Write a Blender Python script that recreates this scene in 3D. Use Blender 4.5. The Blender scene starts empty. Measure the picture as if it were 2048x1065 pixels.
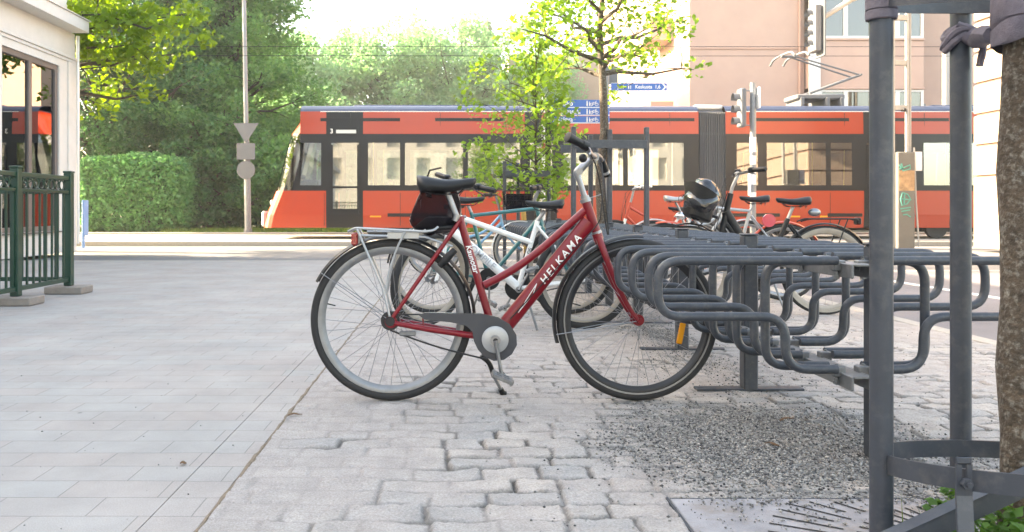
import bpy, math, random
import numpy as np
from mathutils import Vector, Matrix
R = math.radians
SC = bpy.context.scene
C = SC.collection

# ------------------------------------------------------------------ camera
cam_d = bpy.data.cameras.new("camera"); cam = bpy.data.objects.new("camera", cam_d); C.objects.link(cam)
CAMH = 0.81; FPX = 1634.0; VX, VY = 900.0, 420.0
cam.location = (0, 0, CAMH); cam.rotation_euler = (R(90), 0, 0)
cam_d.sensor_width = 36; cam_d.lens = 36 * FPX / 2048
cam_d.shift_x = (1024 - VX) / 2048; cam_d.shift_y = -(532.5 - VY) / 2048
cam_d.clip_start = 0.05; cam_d.clip_end = 2000
cam_d.dof.use_dof = True; cam_d.dof.focus_distance = 3.6; cam_d.dof.aperture_fstop = 9.0
SC.camera = cam
# ------------------------------------------------------------------ light
SUN_EL = R(25); to_sun = Vector((-0.975, 0.222, 0)).normalized()
w = bpy.data.worlds.new("World"); SC.world = w; w.use_nodes = True
nt = w.node_tree; bg = nt.nodes["Background"]
sky = nt.nodes.new("ShaderNodeTexSky"); sky.sky_type = 'NISHITA'; sky.sun_disc = False
sky.sun_elevation = SUN_EL; sky.sun_rotation = math.atan2(to_sun.x, to_sun.y)
sky.air_density = 1.0; sky.dust_density = 2.5; sky.ozone_density = 1.0
nt.links.new(sky.outputs[0], bg.inputs[0]); bg.inputs[1].default_value = 0.15
sun_d = bpy.data.lights.new("sun", 'SUN'); sun_d.energy = 4.0; sun_d.angle = R(0.5); sun_d.color = (1, 0.93, 0.82)
sun = bpy.data.objects.new("sun", sun_d); C.objects.link(sun)
sun.location = (-20, 5, 30)
sun.rotation_euler = (-(to_sun * math.cos(SUN_EL) + Vector((0, 0, math.sin(SUN_EL))))).to_track_quat('-Z', 'Y').to_euler()
SC.view_settings.view_transform = 'Standard'; SC.view_settings.look = 'None'
SC.view_settings.exposure = 3.08; SC.view_settings.gamma = 1.0; SC.view_settings.use_curve_mapping = False
SC.view_settings.use_white_balance = True; SC.view_settings.white_balance_temperature = 8600; SC.view_settings.white_balance_tint = 10
SC.render.engine = 'CYCLES'
SC.cycles.use_denoising = True; SC.cycles.max_bounces = 8; SC.cycles.transparent_max_bounces = 24
SC.cycles.diffuse_bounces = 3; SC.cycles.glossy_bounces = 3; SC.cycles.transmission_bounces = 4
SC.cycles.caustics_reflective = False; SC.cycles.caustics_refractive = False; SC.cycles.sample_clamp_indirect = 6

def at(px, py, Y):
    return Vector(((px - VX) * Y / FPX, Y, CAMH - (py - VY) * Y / FPX))

# ------------------------------------------------------------------ mesh helper
class MB:
    def __init__(s): s.v = []; s.f = []; s.m = []; s.cur = 0
    def add(s, vs, fs):
        o = len(s.v); s.v += [tuple(v) for v in vs]
        s.f += [tuple(i + o for i in f) for f in fs]; s.m += [s.cur] * len(fs); return s
    def box(s, a, b, bev=0.0):
        x0, x1 = sorted((a[0], b[0])); y0, y1 = sorted((a[1], b[1])); z0, z1 = sorted((a[2], b[2]))
        if bev <= 0:
            return s.add([(x0,y0,z0),(x1,y0,z0),(x1,y1,z0),(x0,y1,z0),(x0,y0,z1),(x1,y0,z1),(x1,y1,z1),(x0,y1,z1)],
                         [(0,3,2,1),(4,5,6,7),(0,1,5,4),(1,2,6,5),(2,3,7,6),(3,0,4,7)])
        e = min(bev, (x1-x0)*.45, (y1-y0)*.45, (z1-z0)*.45)
        vs = []; 
        for (z, k) in ((z0, e), (z0+e, 0), (z1-e, 0), (z1, e)):
            X0, X1, Y0, Y1 = x0+k, x1-k, y0+k, y1-k
            c = e if k == 0 else e*.6
            vs += [(X0+c,Y0,z),(X1-c,Y0,z),(X1,Y0+c,z),(X1,Y1-c,z),(X1-c,Y1,z),(X0+c,Y1,z),(X0,Y1-c,z),(X0,Y0+c,z)]
        fs = [tuple(range(7,-1,-1)), tuple(range(24,32))]
        for l in range(3):
            for i in range(8):
                j = (i+1) % 8; fs.append((l*8+i, l*8+j, l*8+8+j, l*8+8+i))
        return s.add(vs, fs)
    def tube(s, pts, r, n=8, cap=True, flat=1.0, closed=False):
        pts = [Vector(p) for p in pts]; N = len(pts)
        rs = r if isinstance(r, (list, tuple)) else [r]*N
        vs = []; fs = []
        T = []
        for i in range(N):
            if closed: t = pts[(i+1) % N] - pts[i-1]
            else: t = pts[min(i+1, N-1)] - pts[max(i-1, 0)]
            T.append(t.normalized() if t.length > 1e-9 else Vector((0,0,1)))
        up = Vector((0,1,0)) if abs(T[0].y) < .9 else Vector((1,0,0))
        u = (up - T[0]*up.dot(T[0])).normalized()
        for i in range(N):
            u = (u - T[i]*u.dot(T[i]))
            u = u.normalized() if u.length > 1e-6 else Vector((1,0,0))
            b = T[i].cross(u)
            for k in range(n):
                a = 2*math.pi*k/n
                vs.append(pts[i] + u*(math.cos(a)*rs[i]) + b*(math.sin(a)*rs[i]*flat))
        for i in range(N if closed else N-1):
            i2 = (i+1) % N
            for k in range(n):
                k2 = (k+1) % n; fs.append((i*n+k, i*n+k2, i2*n+k2, i2*n+k))
        if cap and not closed:
            fs.append(tuple(range(n-1,-1,-1))); fs.append(tuple((N-1)*n+k for k in range(n)))
        return s.add(vs, fs)
    def lathe(s, prof, c=(0,0,0), n=48, axis='y', closed=True):
        # prof: list of (radius, offset along axis)
        vs = []; fs = []; m = len(prof)
        for k in range(n):
            a = 2*math.pi*k/n; ca, sa = math.cos(a), math.sin(a)
            for (r, o) in prof:
                if axis == 'y': vs.append((c[0]+r*ca, c[1]+o, c[2]+r*sa))
                elif axis == 'z': vs.append((c[0]+r*ca, c[1]+r*sa, c[2]+o))
                else: vs.append((c[0]+o, c[1]+r*ca, c[2]+r*sa))
        for k in range(n):
            k2 = (k+1) % n
            for i in range(m if closed else m-1):
                i2 = (i+1) % m; fs.append((k*m+i, k*m+i2, k2*m+i2, k2*m+i))
        return s.add(vs, fs)
    def disc(s, r, t, c, axis='y', n=32, r0=0.0):
        return s.lathe([(r0,-t/2),(r,-t/2),(r,t/2),(r0,t/2)], c, n, axis)
    def prism(s, poly, y0, y1):
        # poly in xz, extruded along y
        n = len(poly); vs = [(p[0],y0,p[1]) for p in poly] + [(p[0],y1,p[1]) for p in poly]
        fs = [tuple(range(n)), tuple(range(2*n-1,n-1,-1))]
        for i in range(n):
            j = (i+1) % n; fs.append((i, i+n, j+n, j))
        return s.add(vs, fs)
    def ball(s, c, r, n=12, m=8, sc=(1,1,1)):
        vs = []; fs = []
        for i in range(m+1):
            t = math.pi*i/m
            for k in range(n):
                a = 2*math.pi*k/n
                vs.append((c[0]+r*sc[0]*math.sin(t)*math.cos(a), c[1]+r*sc[1]*math.sin(t)*math.sin(a), c[2]+r*sc[2]*math.cos(t)))
        for i in range(m):
            for k in range(n):
                k2 = (k+1) % n; fs.append((i*n+k, i*n+n+k, i*n+n+k2, i*n+k2))
        return s.add(vs, fs)
    def xf(s, M):
        s.v = [tuple(M @ Vector(v)) for v in s.v]; return s
    def build(s, name, mat, parent=None, smooth=True, ang=40):
        me = bpy.data.meshes.new(name)
        me.from_pydata(s.v, [], s.f); me.update()
        ml = mat if isinstance(mat, (list, tuple)) else [mat]
        for m in ml: me.materials.append(m)
        if len(ml) > 1: me.polygons.foreach_set('material_index', s.m)
        if smooth:
            me.polygons.foreach_set('use_smooth', [True]*len(me.polygons))
            me.set_sharp_from_angle(angle=R(ang))
        o = bpy.data.objects.new(name, me); C.objects.link(o)
        if parent: o.parent = parent
        return o

def np_mesh(name, V, F, mat, attrs=None, parent=None, smooth=False):
    me = bpy.data.meshes.new(name); V = np.asarray(V, np.float32); F = np.asarray(F, np.int32)
    k = F.shape[1]; n = len(F)
    me.vertices.add(len(V)); me.vertices.foreach_set('co', V.ravel())
    me.loops.add(n*k); me.loops.foreach_set('vertex_index', F.ravel())
    me.polygons.add(n); me.polygons.foreach_set('loop_start', np.arange(0, n*k, k, dtype=np.int32))
    me.update(calc_edges=True)
    for (nm, dom, val) in (attrs or []):
        a = me.attributes.new(nm, 'FLOAT', dom); a.data.foreach_set('value', np.asarray(val, np.float32))
    if smooth: me.polygons.foreach_set('use_smooth', np.ones(n, bool))
    for m in (mat if isinstance(mat, (list, tuple)) else [mat]): me.materials.append(m)
    o = bpy.data.objects.new(name, me); C.objects.link(o)
    if parent: o.parent = parent
    return o

def tag(o, label=None, cat=None, group=None, kind=None):
    if label: o['label'] = label
    if cat: o['category'] = cat
    if group: o['group'] = group
    if kind: o['kind'] = kind
    return o
def thing(name, label, cat, loc=(0,0,0), rz=0.0, group=None):
    o = bpy.data.objects.new(name, None); C.objects.link(o); o.empty_display_size = .1
    o.location = loc; o.rotation_euler = (0,0,rz); return tag(o, label, cat, group)
def build_islands(mb, name, m, parent=None, smooth=True, ang=40):
    # every connected piece becomes a part of its own
    key = {}; par = list(range(len(mb.v)))
    def find(i):
        while par[i] != i: par[i] = par[par[i]]; i = par[i]
        return i
    for i, v in enumerate(mb.v):
        k = tuple(round(c, 4) for c in v); j = key.setdefault(k, i)
        if j != i: par[find(i)] = find(j)
    for f in mb.f:
        a = find(f[0])
        for i in f[1:]: par[find(i)] = a
    grp = {}
    for f in mb.f: grp.setdefault(find(f[0]), []).append(f)
    out = []
    for fs in grp.values():
        idx = {}; b = MB()
        for f in fs:
            for i in f:
                if i not in idx: idx[i] = len(b.v); b.v.append(mb.v[i])
            b.f.append(tuple(idx[i] for i in f)); b.m.append(0)
        out.append(b.build(name, m, parent, smooth, ang))
    return out
def struct(o): o['kind'] = 'structure'; return o
def copy_tree(o, parent=None):
    c = o.copy(); C.objects.link(c)
    if parent: c.parent = parent
    for ch in list(o.children): copy_tree(ch, c)
    return c
def fillet(pts, r, n=6):
    pts = [Vector(p) for p in pts]; out = [pts[0]]
    for i in range(1, len(pts)-1):
        a, b, c = pts[i-1], pts[i], pts[i+1]
        d1 = (a-b); d2 = (c-b); k = min(r, d1.length*.49, d2.length*.49)
        p0 = b + d1.normalized()*k; p1 = b + d2.normalized()*k
        for j in range(n+1):
            t = j/n; out.append(p0*(1-t)**2 + b*2*t*(1-t) + p1*t*t)
    out.append(pts[-1]); return out
def spline(pts, n=6):
    P = [Vector(p) for p in pts]; P = [P[0]*2-P[1]] + P + [P[-1]*2-P[-2]]; out = []
    for i in range(1, len(P)-2):
        for j in range(n):
            t = j/n; a,b,c,d = P[i-1],P[i],P[i+1],P[i+2]
            out.append(.5*((2*b)+(c-a)*t+(2*a-5*b+4*c-d)*t*t+(3*b-a-3*c+d)*t**3))
    out.append(P[-2]); return out

# ------------------------------------------------------------------ materials
def mat(name, col, rough=.5, metal=0.0, var=0.0, vscale=8.0, bump=0.0, bscale=60.0, coat=0.0, spec=.5, dirt=None, dscale=3.0, damt=.5):
    m = bpy.data.materials.new(name); m.use_nodes = True; t = m.node_tree; N = t.nodes; L = t.links
    b = N["Principled BSDF"]; b.inputs['Roughness'].default_value = rough; b.inputs['Metallic'].default_value = metal
    b.inputs['Coat Weight'].default_value = coat; b.inputs['Coat Roughness'].default_value = .08
    b.inputs['Specular IOR Level'].default_value = spec
    b.inputs['Base Color'].default_value = (*col, 1)
    tc = N.new("ShaderNodeTexCoord"); cur = None
    if var > 0:
        n = N.new("ShaderNodeTexNoise"); n.inputs['Scale'].default_value = vscale; n.inputs['Detail'].default_value = 6; n.inputs['Roughness'].default_value = .65
        L.new(tc.outputs['Object'], n.inputs['Vector'])
        r = N.new("ShaderNodeMapRange"); r.inputs[1].default_value = .25; r.inputs[2].default_value = .75
        r.inputs[3].default_value = 1-var; r.inputs[4].default_value = 1+var
        L.new(n.outputs[0], r.inputs[0])
        x = N.new("ShaderNodeVectorMath"); x.operation = 'SCALE'; x.inputs[0].default_value = col
        L.new(r.outputs[0], x.inputs['Scale']); cur = x.outputs[0]
        rr = N.new("ShaderNodeMapRange"); rr.inputs[3].default_value = max(.03, rough*.8); rr.inputs[4].default_value = min(1, rough*1.25)
        L.new(n.outputs[0], rr.inputs[0]); L.new(rr.outputs[0], b.inputs['Roughness'])
    if dirt:
        n = N.new("ShaderNodeTexNoise"); n.inputs['Scale'].default_value = dscale; n.inputs['Detail'].default_value = 9; n.inputs['Roughness'].default_value = .7
        L.new(tc.outputs['Object'], n.inputs['Vector'])
        r = N.new("ShaderNodeMapRange"); r.inputs[1].default_value = .5; r.inputs[2].default_value = .72; r.inputs[4].default_value = damt
        L.new(n.outputs[0], r.inputs[0])
        mx = N.new("ShaderNodeMix"); mx.data_type = 'RGBA'; mx.inputs[6].default_value = (*col,1); mx.inputs[7].default_value = (*dirt,1)
        if cur: L.new(cur, mx.inputs[6])
        L.new(r.outputs[0], mx.inputs[0]); cur = mx.outputs[2]
    if cur: L.new(cur, b.inputs['Base Color'])
    if bump > 0:
        n = N.new("ShaderNodeTexNoise"); n.inputs['Scale'].default_value = bscale; n.inputs['Detail'].default_value = 5
        L.new(tc.outputs['Object'], n.inputs['Vector'])
        bp = N.new("ShaderNodeBump"); bp.inputs['Strength'].default_value = bump; bp.inputs['Distance'].default_value = .01
        L.new(n.outputs[0], bp.inputs['Height']); L.new(bp.outputs[0], b.inputs['Normal'])
    return m

def leaf_mat(name, c0, c1, trans=.45, tcol=None, spec=.3):
    m = bpy.data.materials.new(name); m.use_nodes = True; t = m.node_tree; N = t.nodes; L = t.links
    b = N["Principled BSDF"]; out = N["Material Output"]; b.inputs['Roughness'].default_value = .5; b.inputs['Specular IOR Level'].default_value = spec
    a = N.new("ShaderNodeAttribute"); a.attribute_name = 'v'
    mx = N.new("ShaderNodeMix"); mx.data_type = 'RGBA'; mx.inputs[6].default_value = (*c0,1); mx.inputs[7].default_value = (*c1,1)
    L.new(a.outputs['Fac'], mx.inputs[0]); L.new(mx.outputs[2], b.inputs['Base Color'])
    tr = N.new("ShaderNodeBsdfTranslucent"); g = N.new("ShaderNodeMix"); g.data_type = 'RGBA'; g.blend_type = 'MULTIPLY'; g.inputs[0].default_value = 1
    L.new(mx.outputs[2], g.inputs[6]); g.inputs[7].default_value = (*(tcol or (1.6,1.7,.7)),1); L.new(g.outputs[2], tr.inputs[0])
    ms = N.new("ShaderNodeMixShader"); ms.inputs[0].default_value = trans
    L.new(b.outputs[0], ms.inputs[1]); L.new(tr.outputs[0], ms.inputs[2]); L.new(ms.outputs[0], out.inputs[0])
    return m

def glass_mat(name, tint=(.75,.8,.78), ior=1.7, rough=.02, body=None, bodyf=0.0):
    m = bpy.data.materials.new(name); m.use_nodes = True; t = m.node_tree; N = t.nodes; L = t.links
    N.remove(N["Principled BSDF"]); out = N["Material Output"]
    tr = N.new("ShaderNodeBsdfTransparent"); tr.inputs[0].default_value = (*tint,1)
    gl = N.new("ShaderNodeBsdfGlossy"); gl.inputs['Roughness'].default_value = rough
    fr = N.new("ShaderNodeFresnel"); fr.inputs[0].default_value = ior
    ms = N.new("ShaderNodeMixShader"); L.new(fr.outputs[0], ms.inputs[0])
    src = tr.outputs[0]
    if body:
        d = N.new("ShaderNodeBsdfDiffuse"); d.inputs[0].default_value = (*body,1)
        m2 = N.new("ShaderNodeMixShader"); m2.inputs[0].default_value = bodyf
        L.new(tr.outputs[0], m2.inputs[1]); L.new(d.outputs[0], m2.inputs[2]); src = m2.outputs[0]
    L.new(src, ms.inputs[1]); L.new(gl.outputs[0], ms.inputs[2]); L.new(ms.outputs[0], out.inputs[0])
    return m

def text_obj(name, s, size, M, m, parent=None, depth=.0006, shear=0.0, sx=1.0, sp=1.0):
    cu = bpy.data.curves.new(name, 'FONT'); cu.body = s; cu.size = size; cu.extrude = depth; cu.space_character = sp; cu.align_x = 'CENTER'; cu.align_y = 'CENTER'; cu.shear = shear; cu.offset = size*.015
    o = bpy.data.objects.new(name, cu); C.objects.link(o)
    me = bpy.data.meshes.new_from_object(o.evaluated_get(bpy.context.evaluated_depsgraph_get()))
    bpy.data.objects.remove(o)
    me.transform(Matrix.Diagonal((sx,1,1,1))); me.transform(M); me.materials.clear(); me.materials.append(m); me.name = name
    o = bpy.data.objects.new(name, me); C.objects.link(o)
    if parent: o.parent = parent
    return o
def text_M(loc, ang=0.0):
    # upright text facing -y (towards the camera), turned by ang in the xz plane
    return Matrix.Translation(loc) @ Matrix.Rotation(-ang, 4, 'Y') @ Matrix.Rotation(R(90), 4, 'X')

# ------------------------------------------------------------------ noise for real relief
_rt = np.random.RandomState(5).rand(256, 256)
def vnoise(x, y, s=0):
    xi = np.floor(x).astype(int); yi = np.floor(y).astype(int); fx = x-xi; fy = y-yi
    fx = fx*fx*(3-2*fx); fy = fy*fy*(3-2*fy)
    g = lambda a, b: _rt[(a+s*37) & 255, (b+s*91) & 255]
    return (g(xi,yi)*(1-fx)+g(xi+1,yi)*fx)*(1-fy) + (g(xi,yi+1)*(1-fx)+g(xi+1,yi+1)*fx)*fy
def fbm(x, y, s=0, o=4):
    r = 0; a = .5
    for i in range(o): r = r + a*vnoise(x*2**i, y*2**i, s+i); a *= .5
    return r

M = {}
M['rack'] = mat('rack paint', (.043,.050,.062), .38, var=.18, vscale=30, bump=.05, bscale=300, dirt=(.13,.125,.115), dscale=42, damt=.45)
M['galv'] = mat('galvanised steel', (.20,.205,.21), .45, .6, var=.25, vscale=40)
M['bolt'] = mat('dark bolt', (.04,.04,.045), .4, .8)
M['guard'] = mat('guard paint', (.042,.048,.060), .42, var=.18, vscale=14, bump=.05, bscale=300, dirt=(.12,.115,.11), dscale=26, damt=.5)
M['black'] = mat('black plastic', (.010,.010,.011), .45, spec=.35, var=.2, vscale=40)
M['gloss_black'] = mat('gloss black', (.008,.008,.010), .12, coat=.6)
M['rubber'] = mat('tyre rubber', (.022,.021,.021), .75, var=.3, vscale=30, bump=.1, bscale=500)
M['alu'] = mat('brushed aluminium', (.27,.275,.285), .34, .8, var=.12, vscale=60)
M['chrome'] = mat('chrome', (.75,.76,.77), .12, 1.0)
M['silver'] = mat('silver paint', (.38,.39,.40), .35, .4, var=.08, vscale=30)
M['spoke'] = mat('spoke steel', (.28,.28,.29), .35, .8)
M['red'] = mat('metallic dark red', (.20,.0045,.012), .30, .0, coat=.22, spec=.3, var=.12, vscale=25, dirt=(.10,.03,.03), dscale=14, damt=.2)
M['white'] = mat('white enamel', (.74,.74,.72), .3, coat=.3, var=.06, vscale=20)
M['teal'] = mat('teal paint', (.010,.13,.135), .3, coat=.4, var=.1)
M['ltblue'] = mat('light blue paint', (.16,.36,.52), .35, coat=.3, var=.1)
M['orange'] = mat('orange red paint', (.48,.05,.02), .35, coat=.3, var=.1)
M['tan_rim'] = mat('tan tyre wall', (.33,.29,.24), .6, var=.2)
M['red_lens'] = mat('red lens', (.30,.008,.012), .2, coat=.5)
M['pink_lens'] = mat('pinkish red reflector', (.55,.05,.08), .25, coat=.5)
M['amber'] = mat('amber reflector', (.75,.28,.01), .25, coat=.5)
M['letter'] = mat('white lettering', (.80,.78,.76), .4)
M['dark_letter'] = mat('dark lettering', (.04,.04,.045), .4)
M['grey_letter'] = mat('pale grey lettering', (.42,.43,.45), .4)
M['casing'] = glass_mat('smoked chain case', (.20,.205,.22), 1.45, .25, (.075,.078,.088), .72)
M['rim_silver'] = mat('rear rim silver', (.24,.245,.25), .42, .55, var=.15, vscale=25)
M['rim_dark'] = mat('dark rim', (.035,.035,.038), .4, .3)
M['fender'] = mat('black mudguard', (.010,.010,.011), .38, coat=.1, spec=.35, var=.2, vscale=20)
M['mesh'] = glass_mat('fine black mesh', (.74,.68,.68), 1.05, .5, (.016,.014,.017), .70)
# ================================================================== SETTING: ground
def node_mat(name):
    m = bpy.data.materials.new(name); m.use_nodes = True; t = m.node_tree
    return m, t.nodes, t.links, t.nodes["Principled BSDF"]

# --- concrete pavers (running bond, 278 x 138 mm)
m, N, L, b = node_mat('concrete pavers'); M['paver'] = m
tc = N.new("ShaderNodeTexCoord"); mp = N.new("ShaderNodeMapping"); mp.inputs['Location'].default_value = (.8215+.0006, -2.162, 0)
L.new(tc.outputs['Object'], mp.inputs[0])
# slight waviness in the joints
nz = N.new("ShaderNodeTexNoise"); nz.inputs['Scale'].default_value = 5; L.new(tc.outputs['Object'], nz.inputs['Vector'])
wv = N.new("ShaderNodeVectorMath"); wv.operation = 'SCALE'; wv.inputs['Scale'].default_value = .006; L.new(nz.outputs['Color'], wv.inputs[0])
ad = N.new("ShaderNodeVectorMath"); L.new(mp.outputs[0], ad.inputs[0]); L.new(wv.outputs[0], ad.inputs[1])
br = N.new("ShaderNodeTexBrick"); br.offset = .5; br.inputs['Scale'].default_value = 1
br.inputs['Brick Width'].default_value = .2815; br.inputs['Row Height'].default_value = .1405
br.inputs['Mortar Size'].default_value = .0019; br.inputs['Mortar Smooth'].default_value = .3; br.inputs['Bias'].default_value = 0
br.inputs['Color1'].default_value = (.350,.310,.284,1); br.inputs['Color2'].default_value = (.338,.324,.305,1); br.inputs['Mortar'].default_value = (.205,.192,.175,1)
L.new(ad.outputs[0], br.inputs[0])
n2 = N.new("ShaderNodeTexNoise"); n2.inputs['Scale'].default_value = 1.7; n2.inputs['Detail'].default_value = 8; n2.inputs['Roughness'].default_value = .7
n3 = N.new("ShaderNodeTexNoise"); n3.inputs['Scale'].default_value = 260; n3.inputs['Detail'].default_value = 3
for n in (n2, n3): L.new(tc.outputs['Object'], n.inputs['Vector'])
r2 = N.new("ShaderNodeMapRange"); r2.inputs[1].default_value = .3; r2.inputs[2].default_value = .7; r2.inputs[3].default_value = .80; r2.inputs[4].default_value = 1.12; L.new(n2.outputs[0], r2.inputs[0])
r3 = N.new("ShaderNodeMapRange"); r3.inputs[1].default_value = .3; r3.inputs[2].default_value = .7; r3.inputs[3].default_value = .86; r3.inputs[4].default_value = 1.12; L.new(n3.outputs[0], r3.inputs[0])
mu = N.new("ShaderNodeMath"); mu.operation = 'MULTIPLY'; L.new(r2.outputs[0], mu.inputs[0]); L.new(r3.outputs[0], mu.inputs[1])
sc = N.new("ShaderNodeVectorMath"); sc.operation = 'SCALE'; L.new(br.outputs[0], sc.inputs[0]); L.new(mu.outputs[0], sc.inputs['Scale'])
# dark spots (old gum, dirt)
vo = N.new("ShaderNodeTexVoronoi"); vo.inputs['Scale'].default_value = 2.3; L.new(tc.outputs['Object'], vo.inputs['Vector'])
rv = N.new("ShaderNodeMapRange"); rv.inputs[1].default_value = .012; rv.inputs[2].default_value = .03; rv.inputs[3].default_value = .45; rv.inputs[4].default_value = 1; L.new(vo.outputs[0], rv.inputs[0])
s2 = N.new("ShaderNodeVectorMath"); s2.operation = 'SCALE'; L.new(sc.outputs[0], s2.inputs[0]); L.new(rv.outputs[0], s2.inputs['Scale'])
L.new(s2.outputs[0], b.inputs['Base Color']); b.inputs['Roughness'].default_value = .8
bp = N.new("ShaderNodeBump"); bp.inputs['Strength'].default_value = .5; bp.inputs['Distance'].default_value = .004
hm = N.new("ShaderNodeMath"); hm.operation = 'MULTIPLY_ADD'; hm.inputs[1].default_value = -1; L.new(br.outputs['Fac'], hm.inputs[0])
h3 = N.new("ShaderNodeMath"); h3.operation = 'MULTIPLY'; h3.inputs[1].default_value = .25; L.new(n3.outputs[0], h3.inputs[0]); L.new(h3.outputs[0], hm.inputs[2])
L.new(hm.outputs[0], bp.inputs['Height']); L.new(bp.outputs[0], b.inputs['Normal'])

def asphalt(name, col, sc1=180, warm=None):
    m, N, L, b = node_mat(name)
    tc = N.new("ShaderNodeTexCoord"); n1 = N.new("ShaderNodeTexNoise"); n1.inputs['Scale'].default_value = sc1; n1.inputs['Detail'].default_value = 3
    n2 = N.new("ShaderNodeTexNoise"); n2.inputs['Scale'].default_value = .6; n2.inputs['Detail'].default_value = 9; n2.inputs['Roughness'].default_value = .65
    for n in (n1, n2): L.new(tc.outputs['Object'], n.inputs['Vector'])
    a = N.new("ShaderNodeMapRange"); a.inputs[1].default_value = .3; a.inputs[2].default_value = .7; a.inputs[3].default_value = .75; a.inputs[4].default_value = 1.25; L.new(n1.outputs[0], a.inputs[0])
    c = N.new("ShaderNodeMapRange"); c.inputs[1].default_value = .3; c.inputs[2].default_value = .7; c.inputs[3].default_value = .8; c.inputs[4].default_value = 1.2; L.new(n2.outputs[0], c.inputs[0])
    mu = N.new("ShaderNodeMath"); mu.operation = 'MULTIPLY'; L.new(a.outputs[0], mu.inputs[0]); L.new(c.outputs[0], mu.inputs[1])
    s = N.new("ShaderNodeVectorMath"); s.operation = 'SCALE'; s.inputs[0].default_value = col; L.new(mu.outputs[0], s.inputs['Scale'])
    L.new(s.outputs[0], b.inputs['Base Color']); b.inputs['Roughness'].default_value = .85
    bp = N.new("ShaderNodeBump"); bp.inputs['Strength'].default_value = .4; bp.inputs['Distance'].default_value = .006; L.new(n1.outputs[0], bp.inputs['Height']); L.new(bp.outputs[0], b.inputs['Normal'])
    return m
M['asphalt'] = asphalt('road asphalt', (.16,.16,.165))
M['path'] = asphalt('path asphalt', (.185,.17,.175))
M['trackbed'] = asphalt('track bed concrete', (.40,.375,.33), 90)
M['kerbstone'] = mat('granite kerb', (.36,.33,.29), .75, var=.2, vscale=30)
M['soil'] = mat('soil', (.09,.085,.05), .95, var=.4, vscale=2)
M['paint'] = mat('road paint', (.62,.62,.60), .7, var=.2, vscale=6)
M['dirt'] = mat('joint dirt', (.20,.15,.105), .95, var=.4, vscale=60)

# --- setts: real relief with joints and a grit-covered strip
def sett_relief(X, Y):
    Yw = Y + .030*(vnoise(X*1.9, Y*1.9, 2)-.5) + .020*(vnoise(X*8, Y*8, 9)-.5) + .007*(vnoise(X*31, Y*31, 19)-.5)
    Xw = X + .016*(vnoise(X*8+3, Y*8, 4)-.5)
    RH = .107; row = np.floor(Yw/RH).astype(int); fy = Yw/RH - row
    h = np.zeros_like(X); joint = np.zeros_like(X); sid = np.zeros_like(X)
    for r in range(row.min(), row.max()+1):
        rng = np.random.RandomState(1000+r); cuts = np.cumsum(rng.uniform(.115,.225,80)) - 3.2 + rng.uniform(0,.2)
        m_ = row == r; x = Xw[m_]; i = np.clip(np.searchsorted(cuts, x)-1, 0, 78)
        dx = np.minimum(x-cuts[i], cuts[i+1]-x); gy = rng.uniform(.0015,.006)
        dy = np.minimum(fy[m_], 1-fy[m_])*RH - gy*.6
        rad = .005 + .012*rng.rand(80)[i]
        dx = dx - .003
        q = np.where((dx < rad) & (dy < rad), rad - np.hypot(np.maximum(rad-dx,0), np.maximum(rad-dy,0)), np.minimum(dx, dy))
        q = q + (fbm(x*45, Y[m_]*45, 15, 3)-.44)*.012; t = np.clip(q/.009, 0, 1); prof = 1-(1-t)**2.2
        top = rng.uniform(-.003,.0035,80)[i]; tilt = rng.uniform(-.06,.06,80)[i]*(x-(cuts[i]+cuts[i+1])/2) + rng.uniform(-.09,.09,80)[i]*(fy[m_]-.5)*RH
        h[m_] = -.017*(1-prof) + (top + tilt)*prof
        joint[m_] = np.clip(1 - q/.007, 0, 1); sid[m_] = rng.rand(80)[i]
    n = fbm(X*22, Y*22, 7, 4)-.47
    h += n*.011 + (fbm(X*70, Y*70, 3, 2)-.37)*.0040 + (fbm(X*.8, Y*.8, 1, 3)-.45)*.008
    # worn flush towards the pavement, where dust fills the joints
    dust = np.clip((fbm(X*2.6+5, Y*2.1, 12, 5)-.36)*4.2 + np.clip((.15-X)*.75, -.5, 1) + np.clip((Y-2.5)*.40, -.2, .6), 0, 1)
    fill = -.0125 + .0112*dust
    hh = np.maximum(h, fill + .002*vnoise(X*60, Y*60, 3))
    joint = joint*(1-.85*dust)
    # grit strip under and before the rack
    g = grit_mask(X, Y)
    lvl = .002*(fbm(X*30, Y*30, 21, 3)) + .0055*g - .006
    gr = np.clip((lvl - hh + .004)/.006, 0, 1)*np.clip(g*2, 0, 1)
    hh = np.where(g > .02, np.maximum(hh, lvl), hh)
    ing = (X > .605) & (X < 2.02) & (Y > 1.40) & (Y < 2.297); hh = np.where(ing, -.03, hh)
    return hh, joint, sid, np.clip(gr + .35*np.clip(g,0,1), 0, 1), dust
def grit_mask(X, Y):
    u = (X - 1.20 - .10*(Y-3))/.66; v = (Y-2.82)/.66
    m1 = 1.22 - np.sqrt(u*u + v*v*.85) + .9*(fbm(X*2.6, Y*2.6, 31, 4)-.47)
    u2 = (X - 1.35)/.42
    m2 = .55 - np.abs(u2)*.6 + 1.2*(fbm(X*2.2, Y*1.5, 33, 4)-.47) - np.clip((Y-6)*.05, 0, .4)
    m2 = np.where(Y < 2.4, -1, m2)
    return np.clip(np.maximum(m1*1.25, m2*.9), 0, 1)
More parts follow.
